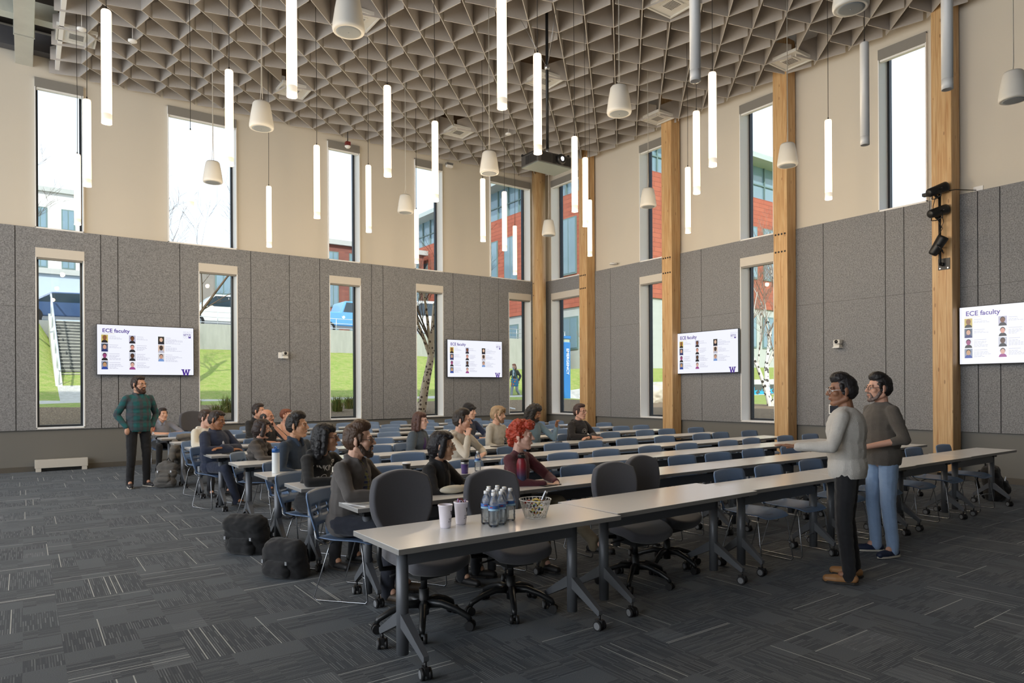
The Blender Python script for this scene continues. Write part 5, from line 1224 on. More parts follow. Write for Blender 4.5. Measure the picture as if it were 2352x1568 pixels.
person('woman with a red ponytail and shoulder bag walking on the path outside', 18.1, 25.1, -60, -60, False, .98, 4, -60, 0, 0, 'c99a84', 'pony', '7a4a38', top='coat', top_c='4a4a44', pants_c='9aa0a4', shoe_c='1c1c1e', fine=False, z0=1.04, female=True,
       arms={1: ((.24, .1, 1.15), (.2, .0, .95), (0, -.2, -1), .4), -1: ((-.24, -.1, 1.15), (-.2, -.25, .98), (0, -.3, -1), .4)}, legs={-1: ((-.09, -.14, .5), (-.09, -.2, .09), (-.1, -.36, .04)), 1: ((.09, .04, .5), (.09, .42, .2), (.1, .34, .05))})
o = empty('shoulder_bag', (17.86, 24.78, 1.75)); tag(o, 'blue and orange tote bag on the walking woman\'s side', 'bag')
mb = MB(); mb.box(-.17, .17, -.07, .07, -.05, .3); mb.build('bag_body', spots('orange dots on blue', '3a7a9a', 'd97a3a', 9), o, bevel=.03)
mb = MB(); mb.tube([(-.12, 0, .3), (0, .1, .8), (.12, 0, .3)], .015, 6); mb.build('strap', mat('light blue strap', '7ab4cc', .8), o)
# keys at the standing man's pocket
o = empty('key_ring', (1.72, 12.57, .86)); tag(o, 'bunch of keys on a red clip hanging from the standing man\'s pocket', 'keys')
mb = MB(); mb.tube([(0, 0, .1), (.02, -.01, .13), (0.03, -.01, .09), (0, 0, .06), (0, 0, .1)], .006, 6); mb.build('clip', mat('orange red clip', 'c84a2a', .4), o)
for k in range(4):
    mb = MB(); a = -.5+.3*k; mb.tube([(0, 0, .06), (.02*k-.02, -.008*k, -.02)], .004, 5); mb.cbox((.02*k-.02, -.008*k, -.03), (.018, .004, .03)); mb.build('key', m_steel, o)
# lettering on three hoodies (white band name, purple team letters, round badge)
def frame(P, dx=0, dz=.33):
    T = P[3]; return T @ M.Translation((dx, -.16, dz)) @ RX @ M.Identity(4)
m_print = mat('white screen print', 'd9d9d6', .8); m_pprint = mat('purple lettering', '4a4468', .8)
def draw_letters(items):
    def f(mb):
        for txt, sz, px_, py_, rot in items: text_into(mb, txt, sz, M.Translation((px_, py_, 0)) @ M.Rotation(rot, 4, 'Z'), 'CENTER', .002)
    return f
def put(P, items, col, dz=.3, extra=None):
    T = P[3]; A_ = T @ M.Translation((0, 0, dz))
    def f(mb):
        draw_letters(items)(mb)
        if extra: extra(mb)
        mb.v = [(p[0], 0.0, p[1]) for p in mb.v]
    return print_on(P, f, A_ @ M.Translation((0, -.02, 0)), col)
def rings(mb):
    for r in (.04,):
        for k in range(20):
            a, b_ = 2*PI*k/20, 2*PI*(k+1)/20
            mb.add([(r*math.cos(a)-.02, r*math.sin(a)-.075, 0), (r*math.cos(b_)-.02, r*math.sin(b_)-.075, 0), ((r-.006)*math.cos(b_)-.02, (r-.006)*math.sin(b_)-.075, 0), ((r-.006)*math.cos(a)-.02, (r-.006)*math.sin(a)-.075, 0)], [(0,1,2,3)])
    for k in range(3):
        a, b_ = 2*PI*k/3+.5, 2*PI*(k+1)/3+.5; r = .026
        p, q = V((r*math.cos(a), r*math.sin(a), 0)), V((r*math.cos(b_), r*math.sin(b_), 0)); n = (q-p).orthogonal().normalized()*.004; o_ = V((-.02, -.075, 0))
        mb.add([p+o_, q+o_, q*.8+o_, p*.8+o_], [(0,1,2,3)])
    for z in (-.055, -.075, -.095): mb.add([(-.105, z, 0), (-.068, z, 0), (-.068, z-.008, 0), (-.105, z-.008, 0)], [(0,1,2,3)])
put(P10, [('LINKIN', .07, -.03, .02, 0), ('PARK', .07, .10, .0, -1.5)], m_print, .35, rings)
put(P14, [('ERS', .075, .05, 0, 0), ('T POLO', .05, .03, -.075, 0)], m_pprint, .30)
def badge(mb):
    for r, w in ((.05, .004), (.028, .004)):
        for k in range(24):
            a, b_ = 2*PI*k/24, 2*PI*(k+1)/24
            mb.add([(r*math.cos(a), r*math.sin(a), 0), (r*math.cos(b_), r*math.sin(b_), 0), ((r-w)*math.cos(b_), (r-w)*math.sin(b_), 0), ((r-w)*math.cos(a), (r-w)*math.sin(a), 0)], [(0,1,2,3)])
put(P19, [], m_print, .33, badge)

# ---------------------------------------------------------------- bags and the draped coat
def bag(name, x, y, rz, dims, col, label, lean=0.0, pocket=True, extra=None):
    w, d, h = dims; m = cloth(col, 'nylon', .3, 300, .15); o = empty(name, (x, y, 0), rz); tag(o, label, 'backpack')
    R_ = M.Rotation(lean, 4, 'X'); S = Shape(R_)
    for z in (.2, .5, .75): S.c((-w*.28, 0, h*z), d*.48*(1.02-.25*z), (w*.28, 0, h*z), d*.48*(1.02-.25*z))
    S.e((0, 0, h*.82), (w*.36, d*.34, h*.18))
    me = S.bake('bag_body', .011, 2, .012, 9, x*7)
    for v in me.vertices: v.co.z = max(.004, v.co.z)
    me.materials.append(m); add('bag_body', me, o)
    S = Shape(R_); S.c((-w*.22, -d*.42, h*.26), d*.22, (w*.22, -d*.42, h*.26), d*.22); S.c((-w*.2, -d*.42, h*.42), d*.16, (w*.2, -d*.42, h*.42), d*.16)
    me = S.bake('front_pocket', .01, 2, .006, 12, y)
    for v in me.vertices: v.co.z = max(.004, v.co.z)
    me.materials.append(m); add('front_pocket', me, o)
    for q in (-1, 1):
        mb = MB(); mb.tube([R_ @ V(p) for p in ((q*w*.2, d*.4, h*.85), (q*w*.26, d*.62, h*.6), (q*w*.3, d*.6, h*.3), (q*w*.36, d*.42, h*.1))], .016, 8); mb.build('strap', m_dark, o)
    mb = MB(); mb.tube([R_ @ V(p) for p in ((-w*.12, d*.1, h*.96), (0, d*.15, h*1.1), (w*.12, d*.1, h*.96))], .011, 8); mb.build('grab_handle', m_dark, o)
    mb = MB(); mb.tube([R_ @ V((w*.4*math.cos(t), -d*.2, h*.35+h*.52*math.sin(t))) for t in [PI*k/12 for k in range(13)]], .005, 5); mb.build('zip', m_blackmetal, o)
    for q in (-1, 1):
        mb = MB(); mb.cbox(R_ @ V((q*w*.34, -d*.5, h*.55)), (.02, .012, .03)); mb.build('buckle', m_steel, o)
    return o
bag('backpack', 1.80, 6.95, -.9, (.42, .28, .38), '141517', 'black backpack slumped on the carpet at the end of the fourth row', .25)
bag('backpack', 1.82, 5.88, -1.0, (.36, .27, .29), '1c1c1e', 'black bag with grey top lying on the carpet at the end of the third row', .1)
bag('backpack', 1.86, 12.35, -.5, (.30, .2, .46), '5d5b58', 'grey backpack leaning against a table beside the standing man', -.3)
bag('backpack', 11.05, 3.82, .3, (.36, .3, .5), '101012', 'black backpack on the floor under the right end of the front row', -.2)
S = Shape(); S.c((-.2, .33, .80), .05, (.2, .33, .80), .05); S.c((-.24, .36, .45), .07, (.24, .36, .45), .07); S.e((0, .36, .6), (.27, .06, .25)); S.c((-.27, .28, .7), .06, (-.36, .2, .3), .05); S.c((.26, .28, .7), .06, (.3, .3, .3), .05); S.e((-.05, .36, .3), (.26, .07, .2))
me = S.bake('coat', .012, 2, .02, 7, 3); me.materials.append(cloth('77736d', 'wool')); o = bpy.data.objects.new('coat', me); COL.objects.link(o); o.location = (2.35, 12.5, 0); tag(o, 'grey coat draped over a chair back near the aisle in the eighth row', 'coat')
# ---------------------------------------------------------------- outdoors: ground, stairs, walls
def lerp_pts(pts, t):
    if t <= pts[0][0]: return pts[0][1]
    for (a, u), (b_, v) in zip(pts, pts[1:]):
        if t <= b_: return u + (v-u)*(t-a)/(b_-a)
    return pts[-1][1]
HN = [(16.9, .78), (17.6, .82), (20, .98), (23.4, 1.24), (25.0, 1.3), (25.6, 1.38), (34.0, 3.5), (34.6, 3.55)]
def hgt(x, y):
    n = lerp_pts(HN, y)
    if x < 0.95: n = max(n, lerp_pts([(26, 1.4), (34.6, 4.55)], y)) if y > 26 else n
    e = .80 + .018*(x-13.4) + (0 if y < 24.4 else lerp_pts([(24.4, .0), (24.5, .75), (28.4, 1.7)], y))
    t = min(1, max(0, (x-17)/9.0)); t = t*t*(3-2*t)
    if y < 16.9: t = 1
    return n*(1-t) + e*t + .03*noise.noise(V((x*.7, y*.7, 0)))
def ground_material():
    m, nt, out = new_mat('lawn, mulch and paths')
    p = nd(nt, 'ShaderNodeBsdfPrincipled', i_Roughness=.95); nt.links.new(p.outputs[0], out.inputs[0])
    g = nd(nt, 'ShaderNodeNewGeometry'); sp = nd(nt, 'ShaderNodeSeparateXYZ'); nt.links.new(g.outputs['Position'], sp.inputs[0]); pos = g.outputs['Position']
    def nz(sc, det=4.0, rg=.6):
        n = nd(nt, 'ShaderNodeTexNoise', i_Scale=sc, i_Detail=det, i_Roughness=rg); nt.links.new(pos, n.inputs['Vector']); return n.outputs[0]
    big, fine, mid = nz(.5), nz(22.0), nz(4.0)
    def ramp(src, stops):
        r = nd(nt, 'ShaderNodeValToRGB'); nt.links.new(src, r.inputs[0]); el = r.color_ramp.elements
        while len(el) < len(stops): el.new(.5)
        for e_, (q, c) in zip(el, stops): e_.position = q; e_.color = (*rgb(c), 1)
        return r.outputs[0]
    grass = mixc(nt, .5, ramp(fine, [(.3, '5f7a2c'), (.5, '8aa03f'), (.7, 'b4b468')]), ramp(mid, [(.35, '7f9a3a'), (.65, 'b5ab70')]))
    mulch = ramp(nz(30.0, 5.0, .75), [(.32, '2e251c'), (.48, '6f5b45'), (.6, 'a89070'), (.72, 'd6c6a8')])
    conc = ramp(nz(8.0), [(.3, 'b8b4aa'), (.7, 'd2cec4')])
    yb = mth(nt, 'ADD', sp.outputs[1], mth(nt, 'MULTIPLY', mth(nt, 'SUBTRACT', big, .5), 1.2)); xb = mth(nt, 'ADD', sp.outputs[0], mth(nt, 'MULTIPLY', mth(nt, 'SUBTRACT', big, .5), 1.6))
    is_m = mth(nt, 'MULTIPLY', mth(nt, 'LESS_THAN', yb, 22.3), mth(nt, 'LESS_THAN', xb, 22.5))
    path = mth(nt, 'MULTIPLY', mth(nt, 'GREATER_THAN', sp.outputs[1], 23.5), mth(nt, 'LESS_THAN', sp.outputs[1], 25.0))
    land = mth(nt, 'MULTIPLY', mth(nt, 'GREATER_THAN', sp.outputs[0], .9), mth(nt, 'MULTIPLY', mth(nt, 'LESS_THAN', sp.outputs[0], 3.6), mth(nt, 'MULTIPLY', mth(nt, 'GREATER_THAN', sp.outputs[1], 25.0), mth(nt, 'LESS_THAN', sp.outputs[1], 27.2))))
    c = mixc(nt, is_m, grass, mulch); c = mixc(nt, mth(nt, 'MAXIMUM', path, land), c, conc)
    nt.links.new(c, p.inputs['Base Color'])
    b = nd(nt, 'ShaderNodeBump', i_Strength=.8, i_Distance=.05); nt.links.new(fine, b.inputs['Height']); nt.links.new(b.outputs[0], p.inputs['Normal'])
    return m
m_ground = ground_material()
mb = MB(); xs = [-40, -30, -22, -16] + [-12+.5*k for k in range(80)] + [28.5, 30, 33, 36, 40, 46, 55, 70, 90]; ys = [17.0+.4*k for k in range(45)] + [35, 37, 40, 46, 55, 70, 90]
mb.add([(x, y, hgt(x, y) if y < 35 else hgt(x, 34.5)-.1) for y in ys for x in xs], [(j*len(xs)+i, j*len(xs)+i+1, (j+1)*len(xs)+i+1, (j+1)*len(xs)+i) for j in range(len(ys)-1) for i in range(len(xs)-1)], True)
struct(mb.build('ground', m_ground))
mb = MB(); xs = [13.45, 14, 15, 17, 19, 21, 24, 28, 34, 45, 60, 90]; ys = [-60, -30, -12, -4, 0, 4, 8, 11, 14, 17.02]
mb.add([(x, y, hgt(x, min(y, 16.5))) for y in ys for x in xs], [(j*len(xs)+i, j*len(xs)+i+1, (j+1)*len(xs)+i+1, (j+1)*len(xs)+i) for j in range(len(ys)-1) for i in range(len(xs)-1)], True)
struct(mb.build('ground', m_ground))
m_conc = mat('weathered concrete', 'a9a8a0', .9, nz=.18, ns=2.5, bump=.2, bs=30, stretch=(3, 3, .6)); m_pave = mat('car park paving', '8f908e', .9, nz=.1)
mb = MB(); mb.box(-40, 29, 34.7, 70, 3.0, 4.55); mb.box(-40, .95, 34.3, 34.8, 3, 4.55); struct(mb.build('ground', m_pave))
mb = MB(); mb.box(3.5, 29, 34.3, 34.7, 2.4, 4.72); struct(mb.build('wall_retaining', m_conc))
o = empty('staircase', (2.2, 27, 1.35)); tag(o, 'concrete outdoor stairs climbing the grass bank beyond the leftmost window', 'stairs')
m_tread = mat('grey stair tread', '6d6d68', .9, nz=.12, ns=4); m_nose = mat('pale step edge', 'c9c6ba', .9, nz=.06)
mb = MB()
for k in range(22): mb.cur = 0; mb.box(-1.15, 1.15, k*.35, 8.0, k*.146-.2, (k+1)*.146-.02); mb.cur = 1; mb.box(-1.15, 1.15, k*.35-.015, k*.35+.06, (k+1)*.146-.03, (k+1)*.146)
mb.build('steps', [m_tread, m_nose], o)
for s_ in (-1, 1):
    mb = MB(); x = s_*1.25
    mb.add([(x-.1, -.2, -.3), (x+.1, -.2, -.3), (x+.1, 8, 2.6), (x-.1, 8, 2.6), (x-.1, -.2, .3), (x+.1, -.2, .3), (x+.1, 8, 3.55), (x-.1, 8, 3.55)], ((0,3,2,1), (4,5,6,7), (0,1,5,4), (1,2,6,5), (2,3,7,6), (3,0,4,7))); mb.build('stringer', m_nose, o)
    mb = MB(); mb.tube([(x, -.5, .9), (x, -.2, 1.05), (x, 7.8, 4.35), (x, 8.4, 4.35)], .035, 8)
    for k in range(6): mb.tube([(x, .2+k*1.5, .3+k*.61), (x, .2+k*1.5, 1.2+k*.62)], .025, 6)
    mb.build('handrail', mat('pale galvanised rail', 'cfd3d6', .4, metal=.4), o)
o = empty('guard_rail', (16, 34.5, 4.72)); tag(o, 'thin metal guard rail on the retaining wall below the parked cars', 'railing')
mb = MB()
for z in (.1, .35, .6): mb.tube([(-12.4, 0, z), (13, 0, z)], .018, 5)
mb.build('rails', MATS['pale galvanised rail'], o)
for k in range(14):
    mb = MB(); mb.tube([(-12.4+1.95*k, 0, 0), (-12.4+1.95*k, 0, .62)], .022, 5); mb.build('post', MATS['pale galvanised rail'], o)

# ---------------------------------------------------------------- parked cars
m_cglass = mat('car window glass', '2b3a46', .08, nz=.1, spec=.8); m_tyre = mat('car tyre', '1a1a1a', .8)
def car(x, y, col, label, kind='car', flip=1):
    cat = {'car': 'car', 'suv': 'car', 'pickup': 'truck', 'van': 'van'}[kind]
    o = empty({'car': 'parked_car', 'suv': 'parked_car', 'pickup': 'pickup_truck', 'van': 'parked_van'}[kind], (x, y, 4.55), 0 if flip > 0 else PI); tag(o, label, cat)
    P = {'car': ([(-2.2, .3), (-2.25, .75), (-1.5, .92), (-.75, 1.38), (.65, 1.42), (1.45, .95), (2.2, .8), (2.25, .35)], [(-1.35, .93), (-.7, 1.32), (.6, 1.36), (1.25, .97)]),
         'suv': ([(-2.3, .35), (-2.35, .95), (-1.3, 1.08), (-.65, 1.68), (2.0, 1.72), (2.3, 1.1), (2.35, .4)], [(-1.1, 1.1), (-.58, 1.6), (1.9, 1.63), (2.1, 1.12)]),
         'pickup': ([(-2.7, .45), (-2.75, 1.1), (-1.5, 1.2), (-.9, 1.82), (.5, 1.84), (.75, 1.22), (2.7, 1.2), (2.7, .5)], [(-1.3, 1.22), (-.82, 1.74), (.42, 1.76), (.6, 1.24)]),
         'van': ([(-2.4, .35), (-2.5, 1.0), (-1.9, 1.3), (-1.2, 2.2), (2.5, 2.3), (2.55, .4)], [(-1.75, 1.35), (-1.15, 2.05), (-.2, 2.08), (-.2, 1.35)])}[kind]
    mm = M.Rotation(PI/2, 4, 'X'); mb = MB(); mb.prism(P[0], -.85, .85, mm); mb.build('body', mat('car paint '+col, col, .25, coat=.6, nz=.03), o, bevel=.06)
    mb = MB(); mb.prism(P[1], -.86, .86, mm); mb.build('side_windows', m_cglass, o)
    for sx in (-1.42, 1.42):
        for sy in (-.8, .8):
            mb = MB(); mb.cur = 0; mb.tube([(sx, sy-.11, .34), (sx, sy+.11, .34)], .34, 20); mb.cur = 1; mb.tube([(sx, sy-.115, .34), (sx, sy+.115, .34)], .21, 16); mb.build('wheel', [m_tyre, m_steel], o)
    return o
car(1.75, 36.6, '41577a', 'dark blue car parked at the top of the outdoor stairs')
car(8.1, 35.9, 'e4e4e2', 'white car parked on the wall beyond the second left window', 'suv')
car(14.6, 36.0, '5f9fd8', 'light blue pickup truck parked beyond the third left window', 'pickup', -1)
car(19.9, 36.2, 'eceeee', 'white van parked beyond the fourth left window', 'van')

# ---------------------------------------------------------------- buildings
def brick_material(name, c1, c2, cm, sc=1.0):
    m, nt, out = new_mat(name); p = nd(nt, 'ShaderNodeBsdfPrincipled', i_Roughness=.9); nt.links.new(p.outputs[0], out.inputs[0])
    tc = nd(nt, 'ShaderNodeTexCoord'); sp = nd(nt, 'ShaderNodeSeparateXYZ'); nt.links.new(tc.outputs['Object'], sp.inputs[0])
    cb = nd(nt, 'ShaderNodeCombineXYZ'); nt.links.new(mth(nt, 'ADD', sp.outputs[0], sp.outputs[1]), cb.inputs[0]); nt.links.new(sp.outputs[2], cb.inputs[1])
    b = nd(nt, 'ShaderNodeTexBrick'); b.inputs['Scale'].default_value = sc; b.inputs['Brick Width'].default_value = 1.1; b.inputs['Row Height'].default_value = .28; b.inputs['Mortar Size'].default_value = .012
    b.inputs['Color1'].default_value = (*rgb(c1), 1); b.inputs['Color2'].default_value = (*rgb(c2), 1); b.inputs['Mortar'].default_value = (*rgb(cm), 1)
    nt.links.new(cb.outputs[0], b.inputs['Vector']); nt.links.new(b.outputs['Color'], p.inputs['Base Color']); return m
m_brick = brick_material('terracotta panel brick', 'b5674f', 'a85c47', '7a4436'); m_brick2 = brick_material('dark red brick', '8f5a4c', '7f5046', '6a5a50', 2.0)
m_wglass = mat('building window glass', '7c95a0', .08, nz=.25, ns=.4, spec=.8); m_wframe = mat('green grey window frame', '6f8480', .5); m_bconc = mat('grey cast concrete', 'b9bab4', .9, nz=.1, ns=1.5, stretch=(.4, .4, 5))
o = empty('brick_building', (29.7, 28.3, 0)); tag(o, 'large terracotta brick building with glazed top floor beyond the corner windows', 'building')
mb = MB(); mb.box(0, 21, 0, 32, 7.0, 14.6); mb.build('brick_wall', m_brick, o)
mb = MB(); mb.box(.1, 20.9, .1, 32, 1.2, 7.0); mb.build('concrete_base', m_bconc, o)
mb = MB(); mb.box(.3, 20.7, .3, 31.7, 14.6, 16.9); g = mb.build('top_glazing', m_wglass, o)
mb = MB()
for k in range(16): mb.box(.22+k*1.36, .30+k*1.36, .2, .34, 14.6, 16.9)
for k in range(24): mb.box(.2, .34, .3+k*1.36, .38+k*1.36, 14.6, 16.9)
mb.box(.2, 20.8, .22, .34, 15.6, 15.68); mb.box(.22, .34, .2, 31.8, 15.6, 15.68); mb.build('mullions', m_wframe, g)
mb = MB(); mb.box(-.9, 21.5, -.9, 32.5, 16.9, 17.25); mb.build('roof_slab', mat('pale roof fascia', 'b4bcb8', .6), o)
def bwin(par, c, axis, w, h):
    f = MB(); d = MB()
    if axis == 'y': f.box(c[0]-w/2, c[0]+w/2, c[1]-.06, c[1]+.1, c[2], c[2]+h); d.box(c[0]-w/2+.1, c[0]-.04, c[1]-.08, c[1], c[2]+.1, c[2]+h-.1); d.box(c[0]+.04, c[0]+w/2-.1, c[1]-.08, c[1], c[2]+.1, c[2]+h-.1)
    else: f.box(c[0]-.06, c[0]+.1, c[1]-w/2, c[1]+w/2, c[2], c[2]+h); d.box(c[0]-.08, c[0], c[1]-w/2+.1, c[1]-.04, c[2]+.1, c[2]+h-.1); d.box(c[0]-.08, c[0], c[1]+.04, c[1]+w/2-.1, c[2]+.1, c[2]+h-.1)
    fo = f.build('window', m_wframe, par); d.build('pane', m_wglass, fo)
for x in (4.7, 7.6, 10.5, 12.7, 15.6, 18.5):
    for z in (9.0, 7.2 - 2.9 + .0):
        bwin(o, (x, 0 if z > 7 else .1, z), 'y', 1.5, 3.6 if z > 7 else 2.2)
for y in (3.2, 6.6, 10.5, 13.3, 15.8, 19, 23, 27):
    for z in (9.2, 4.2): bwin(o, (0 if z > 7 else .1, y, z), 'x', 1.6, 3.8 if z > 7 else 2.2)
o = empty('warehouse', (1, 46, 4.55)); tag(o, 'pale blue-grey block building behind the outdoor stairs', 'building')
mb = MB(); mb.box(-6, 6, 0, 8, 0, 3.6); mb.build('wall', mat('pale blue render', 'b9c6d2', .9, nz=.05, ns=1), o)
mb = MB(); mb.box(-6.2, 6.2, -.2, 8, 3.6, 3.9); mb.build('parapet', m_bconc, o)
for x, w_ in ((-.2, 1.3), (4.0, 1.2)):
    mb = MB(); mb.box(x-w_/2, x+w_/2, -.05, .02, 0, 2.1); mb.build('door', mat('grey steel door', '5b666e', .5), o)
mb = MB(); mb.box(1.9, 2.3, -.1, 0, 0, 3.6); mb.build('pilaster', m_bconc, o)
def block(name, x0, x1, y0, y1, z0, z1, m, label, nx, nz_, wm=None):
    o = empty(name, ((x0+x1)/2, y0, z0)); tag(o, label, 'building'); W_ = x1-x0
    mb = MB(); mb.box(-W_/2, W_/2, 0, y1-y0, 0, z1-z0); mb.build('wall', m, o); mb = MB(); mb.box(-W_/2-.3, W_/2+.3, -.3, y1-y0, z1-z0, z1-z0+.4); mb.build('roof', m_bconc, o)
    for i in range(nx):
        for j in range(nz_): bwin(o, (-W_/2 + W_*(i+.5)/nx, 0, 1.2+(z1-z0-1)*j/nz_), 'y', min(1.6, W_/nx*.5), 1.9)
    return o
block('apartment_building', -4, 6.5, 74, 84, 4.5, 19.5, mat('white render', 'e6e4de', .9), 'white apartment building far behind the leftmost window', 5, 4)
block('house', 8.0, 14.5, 50, 58, 4.5, 10.5, mat('grey brown siding', '8d867c', .9, nz=.1), 'grey brown house behind bare branches beyond the second left window', 3, 2)
block('brick_hall', 16, 29, 54, 64, 4.5, 13.5, m_brick2, 'dark red brick hall behind the parked truck and van', 7, 3)

# ---------------------------------------------------------------- bare trees
m_twig = mat('brown twig bark', '6e5a4a', .9, nz=.25, ns=8); m_birch = spots('peeling birch bark', 'cdb59c', '5a4636', 9); m_whiteb = spots('white birch bark', 'e2ddd2', '4a423a', 7)
def tree(name, base, h, label, bark, seed, lean=(0, 0), stems=1, spread=.55, levels=5, r0=.12, tint=None):
    rnd = random.Random(seed); o = empty(name, base); tag(o, label, 'tree'); tw = MB()
    def grow(mb, p, d, ln, r, lv):
        pts, rs = [p], [r]; n = 4
        for k in range(n):
            d = (d + V((rnd.uniform(-1, 1), rnd.uniform(-1, 1), rnd.uniform(-.5, .9)))*.13).normalized(); p = p + d*(ln/n); pts.append(p); rs.append(max(.0035, r*(1-.13*(k+1))))
        mb.tube(pts, rs, 7 if lv == 0 else 4 if lv < 3 else 3, False)
        if lv >= levels: return
        m_ = (4 if lv < 2 else 3)
        for k in range(m_):
            j = rnd.randint(1 if lv else 2, n); q = pts[j]; a = rnd.uniform(0, 6.28)
            nd_ = (d + V((math.cos(a), math.sin(a), rnd.uniform(.0, .7)))*rnd.uniform(spread*.7, spread*1.5)).normalized()
            grow(tw if lv >= 1 else mb2, q, nd_, ln*rnd.uniform(.5, .72), rs[j]*rnd.uniform(.45, .62), lv+1)
    for s_ in range(stems):
        mb, mb2 = MB(), MB(); a = 2.1*s_+.6
        d = V((lean[0] + (.32*math.cos(a) if stems > 1 else 0), lean[1] + (.32*math.sin(a) if stems > 1 else 0), 1)).normalized()
        grow(mb, V((0, 0, -.15)), d, h*.42, r0*(1 if s_ == 0 else .75), 0)
        mb.build('trunk', bark, o); mb2.build('bough', bark if bark is not m_twig else m_twig, o)
    tw.build('twigs', m_twig if tint is None else tint, o); return o
m_twigw = mat('pale twig bark', '9a8474', .9, nz=.2)
tree('river_birch', (9.95, 18.75, .95), 8.5, 'leaning tree with peeling pale bark outside the fourth left window', m_birch, 5, (.16, -.06), r0=.15)
tree('bare_tree', (5.2, 27.6, 1.7), 11.5, 'bare spreading tree outside the second left window', m_twig, 11, (-.05, 0), r0=.16, spread=.7)
tree('bare_tree', (-.6, 30.5, 3.0), 9.0, 'bare tree to the left of the outdoor stairs', m_twig, 21, (.1, -.1), r0=.12, spread=.7)
tree('bare_tree', (11.5, 40.0, 4.5), 9.0, 'bare tree behind the white parked car', m_twig, 31, r0=.13, spread=.7)
tree('bare_tree', (21.5, 41.0, 4.5), 9.0, 'bare tree in front of the dark brick hall', m_twig, 41, r0=.12)
tree('white_birch', (21.3, 14.2, .95), 7.5, 'white multi-stemmed birch outside the third right window', m_whiteb, 8, (0, 0), 3, .5, 5, .11, m_twigw)
tree('bare_shrub', (20.6, 21.8, .95), 4.2, 'bare twiggy shrub beside the blue emergency tower', m_twig, 52, (0, 0), 3, .6, 4, .05, m_twigw)
# planting by the windows
m_blade = mat('ornamental grass blade', '7f9048', .8, nz=.4, ns=3); m_blade2 = mat('dry grass blade', 'a89a5a', .8, nz=.3, ns=3)
def clump(x, y, h, n, label, seed):
    rnd = random.Random(seed); mb = MB()
    for k in range(n):
        a = rnd.uniform(0, 6.28); l = rnd.uniform(.5, 1)*h; sp_ = rnd.uniform(.15, .75)*l; bx, by = rnd.uniform(-.12, .12), rnd.uniform(-.12, .12); mb.cur = rnd.random() < .35
        p0 = V((bx, by, 0)); p1 = V((bx+sp_*.4*math.cos(a), by+sp_*.4*math.sin(a), l*.7)); p2 = V((bx+sp_*math.cos(a), by+sp_*math.sin(a), l*rnd.uniform(.75, 1.05)))
        w_ = V((-math.sin(a), math.cos(a), 0))*.007
        mb.add([p0-w_, p0+w_, p1+w_*.8, p1-w_*.8, p2], [(0,1,2,3), (3,2,4)])
    o = mb.build('ornamental_grass', [m_blade, m_blade2], loc=(x, y, hgt(x, y)-.02)); tag(o, label, 'plant', 'grass clumps outside the left windows'); o['kind'] = 'thing'; return o
n_ = 0
for (x, y, h, lab) in ((3.2, 18.2, .62, 'tall green grass clump nearest the second left window, left side'), (3.9, 18.0, .55, 'green grass clump close to the second left window, middle'), (4.5, 18.4, .6, 'green grass clump at the right of the second left window'), (3.6, 19.4, .6, 'grass clump behind the front clumps at the second left window'), (4.6, 20.0, .55, 'rear grass clump beyond the second left window'),
                       (7.6, 19.6, .6, 'yellow-green grass clump outside the third left window'), (8.3, 20.4, .5, 'smaller grass clump behind the one at the third left window')):
    clump(x, y, h, 260, lab, 60+n_); n_ += 1
# blue emergency tower
o = empty('emergency_tower', (19.4, 23.1, .88)); tag(o, 'tall blue emergency phone tower outside the corner window', 'emergency tower')
m_blue = mat('bright blue enamel', '2f7fc4', .4, nz=.04)
mb = MB(); mb.box(-.17, .17, -.17, .17, 0, 2.75); mb.build('pillar', m_blue, o, bevel=.03)
mb = MB(); mb.box(-.14, .14, -.14, .14, 2.75, 2.9); mb.build('lamp_band', mat('pale lamp band', 'b9c4b0', .4), o); mb = MB(); mb.box(-.18, .18, -.18, .18, 2.9, 3.02); mb.build('cap', m_blue, o)
mb = MB(); text_into(mb, 'EMERGENCY', .2, M.Translation((-.175, 0, 1.9)) @ M.Rotation(-PI/2, 4, 'Z') @ M.Rotation(PI/2, 4, 'X') @ M.Rotation(-PI/2, 4, 'Z'), 'CENTER', .004); text_into(mb, 'EMERGENCY', .2, M.Translation((0, -.175, 1.9)) @ M.Rotation(PI/2, 4, 'X') @ M.Rotation(-PI/2, 4, 'Z'), 'CENTER', .004); mb.build('lettering', m_white, o)
# boulder, low wall with blue mural, handrail
S = Shape(); S.e((0, 0, .35), (.75, .6, .5)); S.e((.3, .1, .55), (.4, .4, .4)); S.e((-.4, 0, .2), (.4, .5, .35)); me = S.bake('boulder', .05, 1, .09, 2.2, 4); me.materials.append(mat('pale granite', 'cbc0ab', .9, nz=.2, ns=5, bump=.4, bs=20)); o = bpy.data.objects.new('boulder', me); COL.objects.link(o); o.location = (22.4, 20.6, .9); tag(o, 'pale boulder outside the second right window', 'boulder')
mb = MB(); mb.box(24, 50, 24.2, 24.5, .7, 1.78); struct(mb.build('wall_garden', mat('dark board-marked wall', '55564f', .9, nz=.2, ns=2, stretch=(.3, .3, 5))))
m_mural = mat('turquoise mural paint', '2fa3c4', .7)
for k, (x, z, s_) in enumerate(((34.6, 1.3, .36), (35.4, 1.25, .3), (36.2, 1.35, .34), (24.8, 1.35, .4))):
    mb = MB(); pts = [(x + s_*(1 if q % 2 else .42)*math.cos(2*PI*q/14+k)*1.3, z + s_*(1 if q % 2 else .42)*math.sin(2*PI*q/14+k)) for q in range(14)]; mb.add([(p[0], 24.19, p[1]) for p in pts], [tuple(range(14))]); o = mb.build('mural_shape', m_mural); tag(o, 'turquoise splash painted on the low dark wall, %s from the left' % ORD[{3: 0, 0: 1, 1: 2, 2: 3}[k]], 'mural', 'turquoise mural on the garden wall')
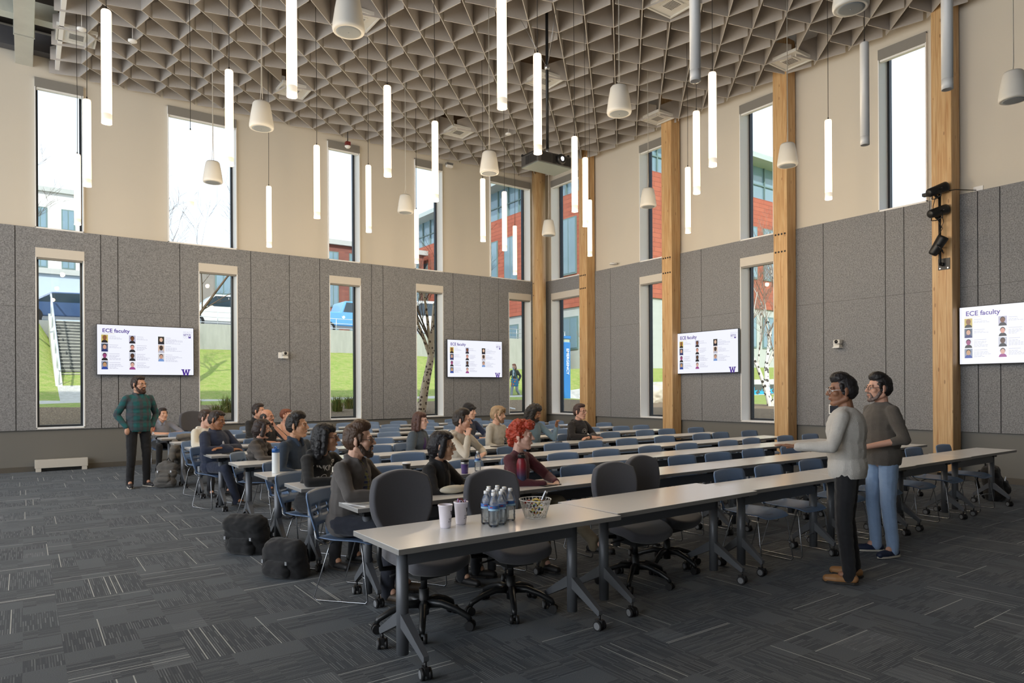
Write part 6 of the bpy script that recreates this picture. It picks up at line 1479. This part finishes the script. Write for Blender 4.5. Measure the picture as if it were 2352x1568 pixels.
o = empty('handrail', (12.6, 19.3, .95)); tag(o, 'white sloping handrail outside the corner windows', 'handrail')
mb = MB(); mb.tube([(-.5, .4, .35), (.9, -.6, -.05)], .03, 8); mb.tube([(-.3, .26, .3), (-.3, .26, -.1)], .02, 6); mb.tube([(.6, -.4, .05), (.6, -.4, -.2)], .02, 6); mb.build('rail', m_white, o)
# ---------------------------------------------------------------- world, sun, camera
w = bpy.data.worlds.new('World'); SC.world = w; w.use_nodes = True; nt = w.node_tree; nt.nodes.clear()
out = nt.nodes.new('ShaderNodeOutputWorld'); bg = nt.nodes.new('ShaderNodeBackground'); nt.links.new(bg.outputs[0], out.inputs[0])
tc = nt.nodes.new('ShaderNodeTexCoord'); mp = nt.nodes.new('ShaderNodeMapping'); mp.inputs['Scale'].default_value = (1, 1, 2.6); nt.links.new(tc.outputs['Generated'], mp.inputs[0])
n1 = nt.nodes.new('ShaderNodeTexNoise'); n1.inputs['Scale'].default_value = 2.1; n1.inputs['Detail'].default_value = 6; n1.inputs['Roughness'].default_value = .55; nt.links.new(mp.outputs[0], n1.inputs['Vector'])
r = nt.nodes.new('ShaderNodeValToRGB'); nt.links.new(n1.outputs[0], r.inputs[0])
r.color_ramp.elements[0].position = .40; r.color_ramp.elements[0].color = (0.62, 0.78, 1.0, 1); r.color_ramp.elements[1].position = .62; r.color_ramp.elements[1].color = (1, 1, 1, 1)
sp = nt.nodes.new('ShaderNodeSeparateXYZ'); nt.links.new(tc.outputs['Generated'], sp.inputs[0])
mr = nt.nodes.new('ShaderNodeMapRange'); mr.inputs[1].default_value = 0.0; mr.inputs[2].default_value = .5; nt.links.new(sp.outputs[2], mr.inputs[0])
mx = nt.nodes.new('ShaderNodeMix'); mx.data_type = 'RGBA'; nt.links.new(mr.outputs[0], mx.inputs[0]); mx.inputs[6].default_value = (0.96, 0.98, 1, 1); nt.links.new(r.outputs[0], mx.inputs[7])
nt.links.new(mx.outputs[2], bg.inputs[0]); bg.inputs[1].default_value = SKY_E
s = bpy.data.lights.new('sun', 'SUN'); s.energy = SUN_E; s.color = (1, .93, .82); s.angle = .02
so = bpy.data.objects.new('sun', s); COL.objects.link(so); so.rotation_euler = V((0.42, 0.72, -0.60)).to_track_quat('-Z', 'Y').to_euler()
cam = bpy.data.cameras.new('camera'); cam.sensor_width = 36; cam.lens = 24; cam.clip_end = 400; cam.shift_y = (893.5-784)/2352
co = bpy.data.objects.new('camera', cam); COL.objects.link(co)
az = math.atan(1121/1568.0)
mcam = M.Rotation(-az, 4, 'Z') @ M.Rotation(PI/2, 4, 'X') @ M.Rotation(-0.0055, 4, 'Z')
co.matrix_world = M.Translation((0, 0, 1.58)) @ mcam
SC.camera = co
SC.view_settings.view_transform = 'Standard'; SC.view_settings.look = 'None'; SC.view_settings.exposure = EXPO; SC.view_settings.gamma = 1; SC.view_settings.use_curve_mapping = False
cy = SC.cycles
cy.max_bounces = 8; cy.diffuse_bounces = 4; cy.glossy_bounces = 3; cy.transmission_bounces = 6; cy.transparent_max_bounces = 24; cy.sample_clamp_indirect = 4; cy.use_denoising = True
cy.caustics_reflective = False; cy.caustics_refractive = False; cy.use_light_tree = True
